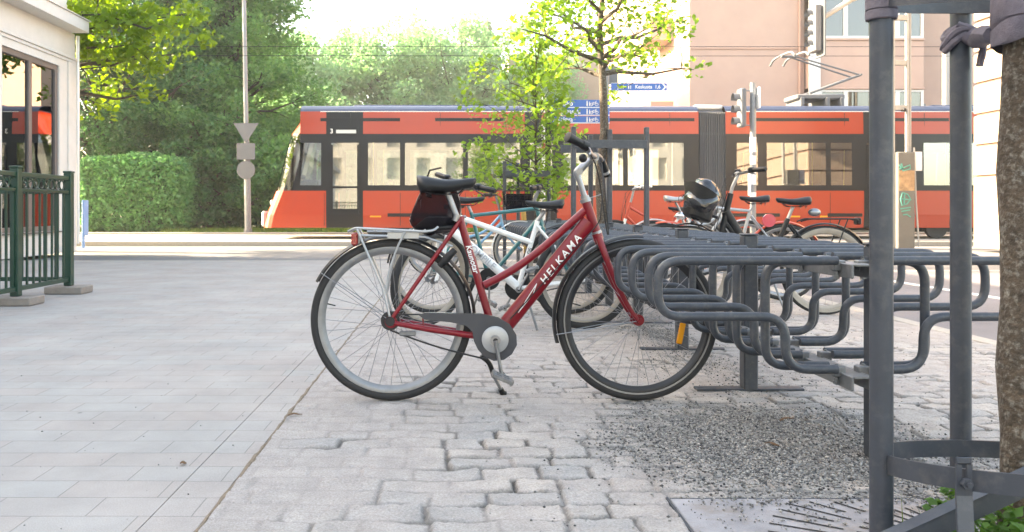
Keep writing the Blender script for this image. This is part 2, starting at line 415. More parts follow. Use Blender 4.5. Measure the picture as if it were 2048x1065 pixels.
def grid(name, x0, x1, y0, y1, sx, sy, mt):
    nx = int(round((x1-x0)/sx))+1; ny = int(round((y1-y0)/sy))+1
    X, Y = np.meshgrid(np.linspace(x0,x1,nx), np.linspace(y0,y1,ny))
    h, jn, sid, gr, du = sett_relief(X, Y)
    V = np.stack([X.ravel(), Y.ravel(), h.ravel()], 1)
    i = (np.arange(ny-1)[:,None]*nx + np.arange(nx-1)[None]).ravel()
    F = np.stack([i, i+1, i+1+nx, i+nx], 1)
    o = np_mesh(name, V, F, mt, [('joint','POINT',jn.ravel()), ('stone','POINT',sid.ravel()), ('grit','POINT',gr.ravel()), ('dust','POINT',du.ravel())], smooth=True)
    return struct(o)
m, N, L, b = node_mat('granite setts'); M['setts'] = m
def attr(nm):
    a = N.new("ShaderNodeAttribute"); a.attribute_name = nm; return a.outputs['Fac']
def mixc(f, a, c):
    x = N.new("ShaderNodeMix"); x.data_type = 'RGBA'
    if hasattr(f, 'links') or hasattr(f, 'is_linked'): L.new(f, x.inputs[0])
    for k, v in ((6, a), (7, c)):
        if isinstance(v, tuple): x.inputs[k].default_value = (*v, 1)
        else: L.new(v, x.inputs[k])
    return x.outputs[2]
tc = N.new("ShaderNodeTexCoord")
n1 = N.new("ShaderNodeTexNoise"); n1.inputs['Scale'].default_value = 150; n1.inputs['Detail'].default_value = 4; n1.inputs['Roughness'].default_value = .75
n2 = N.new("ShaderNodeTexNoise"); n2.inputs['Scale'].default_value = 9; n2.inputs['Detail'].default_value = 7; n2.inputs['Roughness'].default_value = .7
v1 = N.new("ShaderNodeTexVoronoi"); v1.inputs['Scale'].default_value = 150
for n in (n1, n2, v1): L.new(tc.outputs['Object'], n.inputs['Vector'])
base = mixc(attr('stone'), (.335,.325,.312), (.455,.405,.362))
base = mixc(attr('dust'), base, (.385,.345,.318))
base = mixc(attr('joint'), base, (.095,.083,.072))
gcol = mixc(v1.outputs['Color'], (.06,.06,.062), (.35,.335,.315))
base = mixc(attr('grit'), base, gcol)
v2 = N.new("ShaderNodeTexVoronoi"); v2.inputs['Scale'].default_value = 330; L.new(tc.outputs['Object'], v2.inputs['Vector'])
vr = N.new("ShaderNodeMapRange"); vr.inputs[1].default_value = .10; vr.inputs[2].default_value = .26; vr.inputs[3].default_value = .45; vr.inputs[4].default_value = 0; L.new(v2.outputs['Distance'], vr.inputs[0])
base = mixc(vr.outputs[0], base, (.15,.145,.14))
ra = N.new("ShaderNodeMapRange"); ra.inputs[1].default_value = .28; ra.inputs[2].default_value = .72; ra.inputs[3].default_value = .62; ra.inputs[4].default_value = 1.24; L.new(n1.outputs[0], ra.inputs[0])
rb = N.new("ShaderNodeMapRange"); rb.inputs[1].default_value = .28; rb.inputs[2].default_value = .72; rb.inputs[3].default_value = .80; rb.inputs[4].default_value = 1.16; L.new(n2.outputs[0], rb.inputs[0])
mu = N.new("ShaderNodeMath"); mu.operation = 'MULTIPLY'; L.new(ra.outputs[0], mu.inputs[0]); L.new(rb.outputs[0], mu.inputs[1])
s = N.new("ShaderNodeVectorMath"); s.operation = 'SCALE'; L.new(base, s.inputs[0]); L.new(mu.outputs[0], s.inputs['Scale'])
L.new(s.outputs[0], b.inputs['Base Color']); b.inputs['Roughness'].default_value = .85
bp = N.new("ShaderNodeBump"); bp.inputs['Strength'].default_value = .7; bp.inputs['Distance'].default_value = .005; L.new(n1.outputs[0], bp.inputs['Height']); L.new(bp.outputs[0], b.inputs['Normal'])

KX, EX, RY = -.645, 3.25, 13.0       # kerb joint, right edge of the setts, road edge
grid('cobblestones', KX+.012, EX, 1.5, 4.6, .0065, .0065, M['setts'])
grid('cobblestones', KX+.012, EX, 4.6, RY-.15, .022, .018, M['setts'])
struct(MB().box((KX+.012,-8,-.14),(EX,1.5,-.012)).build('cobblestones', M['setts'], smooth=False))
struct(MB().box((-7.3,-8,-.14),(KX-.006-.1405,RY-.15,0)).box((KX-.0035-.1405,-8,-.14),(KX,RY-.15,-.001)).build('pavement', M['paver'], smooth=False))
# dirt-filled joint between pavement and setts
jm = MB(); rr = random.Random(3)
jm.tube([(KX+.006+rr.uniform(-.003,.003), y*.05, -.006+rr.uniform(-.002,.002)) for y in range(20, 256)], [rr.uniform(.006,.012) for _ in range(236)], 5)
struct(jm.build('joint_dirt', M['dirt']))
struct(MB().box((EX,-8,-.14),(EX+.12,RY-2.2,.004), .004).build('edge_kerb', M['kerbstone']))
struct(MB().box((EX+.12,-8,-.14),(11.4,RY-2.2,-.006)).build('cycle_path', M['path'], smooth=False))
struct(MB().box((5.0,-8,-.02),(5.1,RY-2.4,-.001)).build('path_marking', M['paint'], smooth=False))
kb = MB()
kb.box((-60,RY-.15,-.14),(EX,RY,.004), .01); kb.box((EX+.12,RY-2.2,-.14),(60,RY-2.05,.004), .01); kb.box((EX,RY-2.2,-.14),(EX+.12,RY,.003))
struct(kb.build('kerb', M['kerbstone']))
struct(MB().box((-90,RY-2.1,-.2),(90,19.7,-.07)).build('road', M['asphalt'], smooth=False))
mk = MB()
for x in (-3.4,-1.2): mk.box((x,RY+.35,-.075),(x+1.5,RY+.47,-.066))
mk.box((-40,18.9,-.075),(60,19.02,-.066))
struct(mk.build('road_marking', M['paint'], smooth=False))
struct(MB().box((-90,19.7,-.2),(90,19.95,.05), .012).box((-90,25.55,-.2),(90,25.8,.10), .012).build('kerb', M['kerbstone']))
struct(MB().box((-90,19.95,-.2),(90,25.55,.04)).build('tram_track_bed', M['trackbed'], smooth=False))
rl = MB()
for y in (21.95, 23.45): rl.box((-90,y-.03,.03),(90,y+.03,.044)); 
struct(rl.build('tram_rails', M['bolt'], smooth=False))
struct(MB().box((-130,-60,-.4),(130,120,-.205)).build('ground', M['soil'], smooth=False))
struct(MB().box((-90,25.8,-.2),(90,90,.06)).build('grass_bank', M['soil'], smooth=False))
struct(MB().box((-14.5,25.85,0),(-9.3,27.0,.075)).build('footpath', M['asphalt'], smooth=False))

# --- loose grit: real little stones
M['grit'] = leaf_mat('grit stones', (.04,.04,.044), (.41,.39,.36), 0.0)
rs = np.random.RandomState(8)
def stones(name, n, fx, lo, hi, jf=None, w=(3.0,5.2), o=(.1,1.9)):
    P = np.empty((0,2))
    while len(P) < n:
        q = rs.rand(n*3, 2)*np.array(w) + np.array(o); k = fx(q) > rs.rand(len(q))
        if jf: k &= sett_relief(q[:,0][None], q[:,1][None])[1][0] > jf
        P = np.vstack([P, q[k]])
    P = P[:n]; h = sett_relief(P[:,0][None], P[:,1][None])[0][0]; h = np.where(h < -.025, .0008, h); h = np.where(P[:,0] < KX, 0, h)
    r = lo + (hi-lo)*rs.rand(n)**2.5
    base = np.array([(1,0,0),(-1,0,0),(0,1,0),(0,-1,0),(0,0,1),(0,0,-1)], float)
    V = base[None]*(.6+.6*rs.rand(n,6,1))*r[:,None,None]; V[:,:,2] *= .75
    a = rs.rand(n)*6.28; ca, sa = np.cos(a), np.sin(a)
    V = np.stack([V[:,:,0]*ca[:,None]-V[:,:,1]*sa[:,None], V[:,:,0]*sa[:,None]+V[:,:,1]*ca[:,None], V[:,:,2]], 2)
    V += np.stack([P[:,0], P[:,1], h+r*.4], 1)[:,None]
    f = np.array([(0,2,4),(2,1,4),(1,3,4),(3,0,4),(2,0,5),(1,2,5),(3,1,5),(0,3,5)])
    F = (f[None] + 6*np.arange(n)[:,None,None]).reshape(-1,3)
    return np_mesh(name, V.reshape(-1,3), F, M['grit'], [('v','FACE', np.repeat(rs.rand(n), 8))])
o = stones('loose_grit', 26000, lambda q: grit_mask(q[:,0],q[:,1])**1.9*np.clip(1.6-(q[:,1]-2)*.3,.1,1), .0020, .0075)
tag(o, 'loose dark grit scattered over the setts by the bike rack', 'grit', kind='stuff')
o = stones('debris', 2600, lambda q: np.full(len(q), .5), .0015, .006)
tag(o, 'sparse small stones lying on the pale setts', 'small stones', kind='stuff')
o = stones('pavement_grit', 500, lambda q: np.full(len(q), .5)*np.clip((q[:,0]+4.5)/3.8,.15,1), .0012, .0042, None, (3.6,7.0), (-4.3,1.9))
tag(o, 'sparse dark specks of grit lying on the paved walkway', 'grit', kind='stuff')
o = stones('joint_grit', 9000, lambda q: np.clip(1.3-(q[:,1]-2)*.25,.15,1), .0016, .0050, .35)
tag(o, 'dark grit caught in the joints between the setts', 'grit', kind='stuff')
# ================================================================== BIKE RACKS
XL, XR = 1.232, 1.342                   # left and right rail faces
TOPZ, MIDZ, BOTZ, TR = .648, .470, .302, .0148
def side_loop(s, ext):
    x0 = XL if s < 0 else XR
    e = x0 + s*ext; lo = x0 + s*.165
    pts = fillet([(x0,0,TOPZ),(e,0,TOPZ),(e,0,MIDZ),(lo,0,MIDZ),(lo,0,BOTZ),(x0,0,BOTZ)], .075, 7)
    return pts
def hook_loop(s):
    x0 = XL if s < 0 else XR; e = x0 + s*.205
    return fillet([(x0,0,TOPZ-.005),(e,0,TOPZ-.005),(e,0,BOTZ),(x0,0,BOTZ)], .07, 7)
def bracket(s, z):
    x0 = XL if s < 0 else XR
    b = MB(); x1 = x0 - s*.035
    b.box((x0+s*.004,-.018,z-.022),(x1,.018,z+.012), .003)
    b.disc(.008,.012,(x0-s*.012,0,z-.034),'z',8); b.tube([(x0-s*.012,0,z-.05),(x0-s*.012,0,z+.018)], .005, 6)
    b.disc(.011,.010,(x0-s*.012,0,z-.042),'z',6)
    return b
_first = {}
def part_copy(key, make, mt, name, parent, loc):
    if key not in _first:
        o = make().build(name, mt, parent); _first[key] = o; o.location = loc; return o
    c = _first[key].copy(); C.objects.link(c); c.parent = parent; c.location = loc; return c
def rack(label, y0, nloop, posts):
    root = thing('bike_rack', label, 'bike rack', (0, y0, 0), group='bike racks standing end to end')
    y1 = nloop*.2655
    for (nm, z0, z1) in (('top_rail', .595, .640), ('bottom_rail', .245, .290)):
        b = MB()
        for x in (1.253, 1.315):
            b.box((x-.004,-.06,z0),(x+.004,y1-.11,z1), .002)
        b.box((1.2575,-.06,z1-.006),(1.3105,y1-.11,z1-.001))
        b.build(nm, M['galv'], root)
    for y in posts:
        b = MB(); h = .032; px = 1.345 + max(0, (3.7-y))*.045
        for z in (.60,.25): b.box((1.315,y-y0-.025,z),(px-h,y-y0-.015,z+.035))
        b.box((px-h,y-y0-h,0),(px+h,y-y0+h,.695), .006); b.box((px-h-.002,y-y0-h-.002,.695),(px+h+.002,y-y0+h+.002,.703), .003)
        b.tube([(px-h-.004,y-y0-.012,.55),(px-h+.01,y-y0-.012,.55)], .007, 6)
        p = b.build('post', M['rack'], root)
        if y > 3: MB().box((1.345-.24,y-y0-.03,.000),(1.345+.24,y-y0+.03,.010), .002).build('base_plate', M['rack'], p)
    for i in range(nloop):
        yy = i*.2655
        for s in (-1, 1):
            long = (y0 < 3 and i == 0 and s < 0)
            part_copy(('S',s,long), lambda: MB().tube(side_loop(s, .57 if long else .535), TR, 10), M['rack'], 'wheel_loop', root, (0,yy,0))
            part_copy(('D',s), lambda: MB().tube(hook_loop(s), TR, 10), M['rack'], 'inner_loop', root, (0,yy+.062,0))
            for z in (TOPZ-.012, BOTZ-.005):
                part_copy(('B',s,z), lambda: bracket(s, z), M['galv'], 'bolt_bracket', root, (0,yy+.03,0))
    return root
rack('nearest grey tube bike rack, holding the red bicycle by its front wheel', 2.60, 12, [2.66, 3.68, 4.74])
rack('middle grey tube bike rack, holding the white and the black bicycle', 2.60+12*.2655, 12, [5.85, 6.9, 7.95])
rack('farthest grey tube bike rack, beside the young trees', 2.60+24*.2655, 11, [9.05, 10.1, 11.2])

# ================================================================== TREE GUARD (near, lower right)
TC = Vector((1.312, 1.86, 0))
def guard_ring(z, rad, hb, th, tilt, seg=48):
    b = MB()
    for (a0, a1, dr) in ((-8, 178, 0), (172, 352, .006)):
        n = 26; vs = []; fs = []
        for k in range(n+1):
            a = R(a0 + (a1-a0)*k/n); ca, sa = math.cos(a), math.sin(a)
            zz = z - tilt*sa*rad
            for (r_, dz) in ((rad+dr,-hb/2),(rad+dr,hb/2),(rad+dr+th,hb/2),(rad+dr+th,-hb/2)):
                vs.append((TC.x+r_*ca, TC.y+r_*sa, zz+dz))
        for k in range(n):
            for q in range(4):
                q2 = (q+1) % 4; fs.append((k*4+q, k*4+4+q, k*4+4+q2, k*4+q2))
        fs += [(0,1,2,3), (n*4+3,n*4+2,n*4+1,n*4)]
        b.add(vs, fs)
    return b
g = thing('tree_guard', 'grey steel tube guard with two flat rings around the near street tree', 'tree guard', TC)
inv = Matrix.Translation(-TC)
RAD = .298
def gpost(x, y, top=1.42):
    b = MB().tube([(x,y,0),(x,y,top)], .0255, 16); b.disc(.027,.012,(x,y,top+.004),'z',16); return b.xf(inv)
pa = Vector((1.003,1.90,0)); pb = Vector((1.366,2.185,0)); pc = Vector((1.62,1.95,0)); pd = Vector((1.29,1.53,0))
for p in (pa, pb, pc): gpost(p.x, p.y).build('post', M['guard'], g)
rl_ = guard_ring(.227, RAD, .044, .006, .16).xf(inv).build('lower_ring', M['guard'], g)
ru_ = guard_ring(1.315, RAD, .085, .006, -.19).xf(inv).build('upper_ring', M['guard'], g)
def hexbolt(c, d, r=.013):
    d = Vector(d).normalized(); c = Vector(c)
    return MB().tube([c, c+d*.012], r, 6).tube([c+d*.012, c+d*.018], r*.5, 8)
for (a, zz) in ((166,.216),(146,.200)):
    a = R(a); c = Vector((TC.x+(RAD-.004)*math.cos(a), TC.y+(RAD-.004)*math.sin(a), zz)); d = (Vector((TC.x,TC.y,zz))-c)
    hexbolt(c, d).xf(inv).build('bolt', M['bolt'], g)
# slotted strap on the front of the lower ring, running down to the ground
def strap(x, y, z0, z1, foot):
    w_, hz = .0165, .03
    outer = [(x-w_,y,z1-.006),(x-w_+.006,y,z1),(x+w_-.006,y,z1),(x+w_,y,z1-.006),(x+w_,y,z0),(x-w_,y,z0)]
    s0, s1, sw = z1-.052, z1-.016, .0055
    b = MB(); t = .006
    # slot: build as frame of boxes round it
    b.box((x-w_,y-t,z0),(x+w_,y,s0)); b.box((x-w_,y-t,s0),(x-sw,y,s1)); b.box((x+sw,y-t,s0),(x+w_,y,s1)); b.box((x-w_,y-t,s1),(x+w_,y,z1), .0028)
    f = Vector(foot); a = Vector((x,y-t/2,z0))
    d = (f-a).normalized(); n_ = Vector((0,1,0)); u = Vector((1,0,0)); 
    b.add([a-u*w_+Vector((0,-t/2,0)), a+u*w_+Vector((0,-t/2,0)), a+u*w_+Vector((0,t/2,0)), a-u*w_+Vector((0,t/2,0)), f-u*w_+Vector((0,-t/2,0)), f+u*w_+Vector((0,-t/2,0)), f+u*w_+Vector((0,t/2,0)), f-u*w_+Vector((0,t/2,0))],
          [(0,1,5,4),(1,2,6,5),(2,3,7,6),(3,0,4,7),(4,5,6,7)])
    return b
strap(1.052, 1.676, .225, .305, (1.018,1.60,.0)).xf(inv).build('slotted_strap', M['guard'], g)
hexbolt((1.052,1.669,.252), (0,-1,0), .0115).xf(inv).build('bolt', M['guard'], g)
strap(1.005+.03, 1.945, .22, .335, (1.03,1.94,0)).xf(inv).build('slotted_strap', M['guard'], g)
# angle strut rising to the right
MB().box((-.03,-.004,-.02),(.36,.004,.02)).box((-.03,-.004,.016),(.36,.032,.021)).xf(Matrix.Translation((.965,1.735,.105)) @ Matrix.Rotation(R(3),4,'Z') @ Matrix.Rotation(R(-23),4,'Y')).xf(inv).build('strut', M['guard'], g)

# ================================================================== TREE GRATE
gx0, gx1, gy0, gy1 = .605, 2.02, 1.40, 2.295
M['grate'] = mat('weathered grate steel', (.30,.29,.30), .65, .1, var=.3, vscale=9, dirt=(.22,.175,.135), dscale=7, damt=.9, bump=.2, bscale=200)
gr = thing('tree_grate', 'flat square metal tree grate with radial slots in the setts', 'tree grate', (gx0,gy0,0))
gi = Matrix.Translation((-gx0,-gy0,0))
fr_ = MB().box((gx0,gy0,-.02),(gx0+.008,gy1,.004), .002).box((gx0,gy1,-.02),(gx1,gy1+.006,-.001), .002)
fr_.xf(gi).build('frame', M['guard'], gr)
pl = MB(); sl = MB(); cx, cy = 1.36, 1.84
pl.box((gx0+.012,gy0,-.012),(gx1,gy1-.001,-.001), .002)
rr = random.Random(12)
for k in range(64):
    a = 2*math.pi*k/64 + .02; ca, sa = math.cos(a), math.sin(a)
    for (r0, r1) in ((.24,.40),(.43,.60)):
        r0 += .03*(k % 2); tmax = 9
        p0 = Vector((cx+r0*ca, cy+r0*sa, 0)); p1 = Vector((cx+r1*ca, cy+r1*sa, 0))
        if p1.y > gy1-.03: 
            f_ = (gy1-.03-p0.y)/max(1e-6, p1.y-p0.y)
            if f_ < .25: continue
            p1 = p0 + (p1-p0)*f_
        if p1.y < gy0+.02 or p0.y < gy0+.02 or p1.x > gx1-.03: continue
        n_ = Vector((-sa,ca,0))*.0042
        sl.add([p0-n_+Vector((0,0,.0004)),p0+n_+Vector((0,0,.0004)),p1+n_+Vector((0,0,.0004)),p1-n_+Vector((0,0,.0004))], [(0,1,2,3)] if False else [(0,3,2,1)])
pl.xf(gi).build('plate', M['grate'], gr)
sl.xf(gi).build('slots', mat('painted slot shade', (.012,.012,.012), .9), gr, smooth=False)  # dark strips laid on the plate paint the shade of open slots
# ================================================================== BICYCLES
# local frame: x forward from the rear hub, z up, +y the bicycle's left side
def wheel(name, parent, cx, R_, tr, rim_m, tyre_m, spoke_m, rimd=.030, steer=None, nsp=32, hub=.024, cz=None, hubm=None, wall=None, wallw=.022):
    cz = R_ if cz is None else cz; c = (cx, 0, cz); ri = R_ - 2*tr
    X = (lambda b: b.xf(steer) if steer is not None else b)
    rim = X(MB().lathe([(ri+.004,-tr*.75),(ri+.004,tr*.75),(ri-.006,tr*.78),(ri-rimd*.6,tr*.55),(ri-rimd,0),(ri-rimd*.6,-tr*.55),(ri-.006,-tr*.78)], c, 72)).build(name, rim_m, parent)
    prof = [(R_-tr+tr*math.sin(a)*1.0, tr*math.cos(a)) for a in [2*math.pi*k/14 for k in range(14)]]
    X(MB().lathe(prof, c, 80)).build('tyre', tyre_m, rim)
    if wall: X(MB().lathe([(ri+.003,-tr*.98),(ri+wallw,-tr*1.03),(ri+wallw,tr*1.03),(ri+.003,tr*.98)], c, 72)).build('tyre_wall', wall, rim)
    sp = MB()
    for k in range(nsp):
        a = 2*math.pi*k/nsp; side = .028 if k % 2 else -.028; off = (1 if (k//2) % 2 else -1)*.95
        hx, hz = math.cos(a+off)*hub*1.0, math.sin(a+off)*hub*1.0
        sp.tube([(cx+hx, side, cz+hz), (cx+math.cos(a)*(ri-rimd*.85), 0, cz+math.sin(a)*(ri-rimd*.85))], .0011, 4, cap=False)
    X(sp).build('spokes', spoke_m, rim)
    X(MB().tube([(cx,-.030,cz),(cx,.030,cz)], .013, 14).disc(hub+.004,.004,(cx,-.028,cz)).disc(hub+.004,.004,(cx,.028,cz)).tube([(cx,-.062,cz),(cx,.062,cz)], .006, 8)
      .disc(.011,.008,(cx,-.060,cz),n=6).disc(.011,.008,(cx,.060,cz),n=6)).build('hub', hubm or M['alu'], rim)
    X(MB().tube([(cx+math.cos(2.9)*(ri-rimd), 0, cz+math.sin(2.9)*(ri-rimd)),(cx+math.cos(2.9)*(ri-rimd-.035), 0, cz+math.sin(2.9)*(ri-rimd-.035))], .003, 6)).build('valve', M['black'], rim)
    return rim
def fender(cx, cz, rad, a0, a1, wid, mt, parent, steer=None, name='fender', stay=True):
    n = 40; vs = []; fs = []; m = 7
    for k in range(n+1):
        a = R(a0+(a1-a0)*k/n)
        for j in range(m):
            u = -1+2*j/(m-1); r = rad - .012*u*u
            vs.append((cx+r*math.cos(a), u*wid/2, cz+r*math.sin(a)))
        for j in range(m-1, -1, -1):
            u = -1+2*j/(m-1); r = rad - .012*u*u - .0022
            vs.append((cx+r*math.cos(a), u*wid/2, cz+r*math.sin(a)))
    q = 2*m
    for k in range(n):
        for j in range(q):
            j2 = (j+1) % q; fs.append((k*q+j, k*q+q+j, k*q+q+j2, k*q+j2))
    fs += [tuple(range(q)), tuple(n*q+j for j in range(q-1,-1,-1))]
    b = MB().add(vs, fs)
    if steer is not None: b.xf(steer)
    o = b.build(name, mt, parent)
    if stay:
        ae = R(a1 - math.copysign(6, a1-a0)); s = MB()
        for y in (-1, 1):
            s.tube([(cx, y*.052, cz), (cx+(rad-.01)*math.cos(ae), y*wid/2, cz+(rad-.01)*math.sin(ae))], .0022, 6)
        if steer is not None: s.xf(steer)
        s.build('stay', M['alu'], o)
    return o
def saddle(x, z, ln, parent, mt, w_=.085, thick=.05, tiltup=0.0, rails=True):
    # nose towards +x, x = middle
    n = 18; k = 14; vs = []; fs = []
    for i in range(n+1):
        t = i/n; xx = x - ln/2 + ln*t
        hw = w_*(1-t)**.9*1.0*(1-(1-min(1,t*5))**2*.45) + .019*(.35+.65*t) if t < 1 else .012
        hw = max(hw, .014 if t < 1 else .006)
        if i == 0: hw *= .75
        top = z + .005*math.cos(t*6.2) + .010*(1-t)**2 + tiltup*(t-.5)
        th = thick*(.62+.55*(1-t)**1.2); 
        if i in (0, n): th *= .5
        for j in range(k):
            a = 2*math.pi*j/k; cy = math.copysign(abs(math.cos(a))**.8, math.cos(a)); sz = math.sin(a)
            vs.append((xx, hw*cy, top - th*.42 + th*.5*(sz if sz > 0 else sz*(1.15 if abs(cy) > .3 else .7)) - .012*cy*cy*(1-t)))
    for i in range(n):
        for j in range(k):
            j2 = (j+1) % k; fs.append((i*k+j, i*k+j2, i*k+k+j2, i*k+k+j))
    fs += [tuple(range(k-1,-1,-1)), tuple(n*k+j for j in range(k))]
    o = MB().add(vs, fs).build('saddle', mt, parent, ang=60)
    if rails:
        b = MB()
        for y in (-.022, .022): b.tube(fillet([(x-ln*.36,y,z-.035),(x-.06,y,z-.062),(x+.05,y,z-.062),(x+ln*.33,y*.4,z-.03)], .03), .0035, 6)
        for y in (-.05, .05): b.tube([(x-ln*.30+.012*math.cos(a*.9)*1.0, y+.014*math.cos(a), z-.075+.045*a/25) for a in [q*.9 for q in range(26)]], .0022, 5)
        b.build('saddle_rails', M['bolt'], o)
    return o
def crank(bb, parent, side_y, a, ln=.17, mt=None, pedal=True):
    ca, sa = math.cos(a), math.sin(a); e = (bb[0]+ca*ln, side_y, bb[1]+sa*ln)
    b = MB().tube([(bb[0],side_y,bb[1]),(bb[0]+ca*.03,side_y,bb[1]+sa*.03),(bb[0]+ca*ln*.5,side_y*1.04,bb[1]+sa*ln*.5),e],[.017,.0135,.0105,.0125],12,flat=.7)
    b.disc(.021,.016,(bb[0],side_y,bb[1])); b.disc(.016,.016,e)
    o = b.build('crank_arm', mt or M['alu'], parent)
    MB().disc(.010,.018,(bb[0],side_y,bb[1])).disc(.007,.02,e).build('crank_bolt', M['bolt'], o)
    if pedal:
        s = math.copysign(1, side_y); y0 = side_y+s*.012; y1 = side_y+s*.105
        p = MB().box((e[0]-.045,y0,e[2]-.012),(e[0]-.028,y1,e[2]+.012),.004).box((e[0]+.028,y0,e[2]-.012),(e[0]+.045,y1,e[2]+.012),.004)
        for y in (y0, (y0+y1)/2, y1): p.box((e[0]-.04,y-.005,e[2]-.008),(e[0]+.04,y+.005,e[2]+.008),.002)
        p.tube([(e[0],side_y,e[2]),(e[0],y1,e[2])],.006,8)
        p.xf(Matrix.Translation((e[0],0,e[2])) @ Matrix.Rotation(R(22),4,'Y') @ Matrix.Translation((-e[0],0,-e[2])))
        p.build('pedal', M['galv'], parent)
    return o

# ------------------------------------------------------------------ the red bicycle (foreground)
SB = 471.0; BY = 3.47
def q(px, py): return ((px-782)/SB, 0.0, (804-py)/SB)
def q3(px, py, y):   # the same sight line met at lateral offset y
    Y = BY + y; X = (px-VX)*Y/FPX; z = CAMH-(py-VY)*Y/FPX; return (X-(782-VX)*BY/FPX, y, z)
bk = thing('bicycle', 'dark red step-through bicycle with silver luggage rack, parked in front on its kickstand', 'bicycle', ((782-VX)*BY/FPX, BY, 0), group='bicycles parked at the racks')
WR = .343; rh = q(782,644); fh = q(1275,646); WB = fh[0]
wheel('wheel', bk, 0, WR, .0185, M['rim_silver'], M['rubber'], M['spoke'], .027, nsp=36, hub=.03, hubm=M['bolt'])
wheel('wheel', bk, WB, WR, .0185, M['rim_dark'], M['rubber'], M['spoke'], .024, nsp=36, hub=.02, hubm=M['red'], wall=M['alu'], wallw=.009)
fr = MB()
bbp = q(989,679); st_top = q(921,444); ht_t = q(1174,407); ht_b = q(1194,466)
fr.tube([st_top, q(976,630), q(988,672)], .0168, 14)
fr.tube([q(919,437), st_top], .0195, 14)
dt0, dt1 = q(1180,447), q(1000,668)
fr.tube([dt0, dt1], .0225, 16, flat=1.55)
fr.tube(spline([q(1171,424), q(1135,456), q(1085,500), q(1040,534), q(1000,558), q(968,574)], 5), .0168, 14)
fr.tube([ht_t, ht_b], .0195, 16); fr.tube([bbp[:1]+(-.036,)+bbp[2:], bbp[:1]+(.036,)+bbp[2:]], .022, 16)
for y in (-1, 1):
    fr.tube([(rh[0]+.004, y*.064, rh[2]+.008), q(845,552)[:1]+(y*.045,)+q(845,552)[2:], st_top[:1]+(y*.018,)+st_top[2:]], [.0085,.0095,.010], 10)
    fr.tube([(rh[0]+.01, y*.064, rh[2]-.004), q(862,660)[:1]+(y*.050,)+q(862,660)[2:], bbp[:1]+(y*.026,)+bbp[2:]], [.0105,.0125,.0145], 10)
    fr.disc(.026,.007,(rh[0]+.004,y*.062,rh[2]))
fr.tube([q(846,630)[:1]+(-.045,)+q(846,630)[2:], q(848,658)[:1]+(-.05,)+q(848,658)[2:]], .004, 6)
frame = fr.build('frame', M['red'], bk)
ang = math.atan2(dt0[2]-dt1[2], dt0[0]-dt1[0])
tm = q(1121,522); text_obj('lettering', 'HELKAMA', .043, text_M((tm[0], -.0238, tm[2]), ang), M['letter'], frame, shear=.18, sx=1.08, sp=1.32)
sm_ = q(944,521); sa_ = math.atan2(st_top[2]-q(976,630)[2], st_top[0]-q(976,630)[0])
text_obj('lettering', 'Kaunotar', .034, text_M((sm_[0], -.0178, sm_[2]), sa_+math.pi), M['letter'], frame, shear=.2, sx=.95)
lm = MB()
for (a, b_) in (((1073,570),(1036,628)),((1073,570),(1066,590)),((1066,590),(1036,628))): lm.tube([(q(*a)[0],-.0232,q(*a)[2]),(q(*b_)[0],-.0232,q(*b_)[2])], .0016, 4)
lm.build('emblem', M['letter'], frame)
# headset, fork
MB().tube([q(1172,400), q(1174,407)], .024, 16).tube([q(1194,466), q(1196,471)], .022, 16).tube([q(1171,394), q(1172,400)], .019, 16).build('headset', M['alu'], bk)
fk = MB(); fk.tube([q(1195,470), q(1199,482)], .022, 14)
for y in (-1, 1):
    P = [q(1197,478), q(1211,520), q(1230,568), q(1254,615), q(1274,645)]
    P = [(p[0], y*(.040 if i else .025) if i < 4 else y*.050, p[2]) for i, p in enumerate(P)]
    fk.tube(spline(P, 5), [.0155-.007*i/20 for i in range(21)], 10)
fk.build('fork', M['red'], bk)
# stem and handlebar
stem = MB().tube([q(1171,396), q(1159,358)], .0125, 14).tube(spline([q(1159,358), q(1155.5,348), q(1160,341), q(1170,333)], 6), .0155, 14)
stem.tube([q(1160,345), q(1173,331), q(1190,316)], [.019,.018,.017], 14, flat=.8); stem.tube([(q(1160,346)[0],-.022,q(1160,346)[2]),(q(1160,346)[0],.022,q(1160,346)[2])], .014, 14)
stem.tube([(q(1189,317)[0],-.032,q(1189,317)[2]),(q(1189,317)[0],.032,q(1189,317)[2])], .020, 16)
stem.build('stem', M['alu'], bk)
hc = q(1189,317)
g0 = q3(1137,276,-.27); g1 = q3(1165,290,-.235); g2 = q3(1176,298,-.20)
f0 = q3(1216,347,.27); f1 = q3(1205,318,.225)
hb_ = MB().tube(spline([g1, g2, q3(1184,310,-.12), (hc[0],-.03,hc[2]), (hc[0],.03,hc[2]), q3(1196,310,.10), q3(1202,312,.18), f1], 6), .0115, 12).build('handlebar', M['alu'], bk)
gd = (Vector(g1)-Vector(g0)); MB().tube([Vector(g0)-gd*.02, Vector(g0), Vector(g0)+gd*.5, Vector(g1)], [.012,.021,.0175,.0165], 14).build('grip', M['black'], hb_)
gd2 = (Vector(f0)-Vector(f1)); gp = MB().tube([f1, Vector(f1)+gd2*.72], .0175, 14).tube([Vector(f1)+gd2*.86, Vector(f0)], .019, 14).build('grip', M['black'], hb_)
MB().tube([Vector(f1)+gd2*.70, Vector(f1)+gd2*.87], .0185, 14).build('shifter_ring', M['silver'], gp)
MB().tube([g1, Vector(g1)+gd*.42], [.019,.020], 14).ball(q3(1168,318,-.17), .018).build('brake_mount', M['black'], hb_)
MB().tube(spline([q3(1170,289,-.22), q3(1180,297,-.235), q3(1184,308,-.25), q3(1180,312,-.26)], 5), .006, 8, flat=.5).build('brake_lever', M['alu'], hb_)
cb = MB()
cb.tube(spline([q3(1178,300,-.18), q3(1195,335,-.1), q3(1204,380,-.05), q3(1212,440,-.03), q3(1217,470,-.02)], 6), .0028, 6)
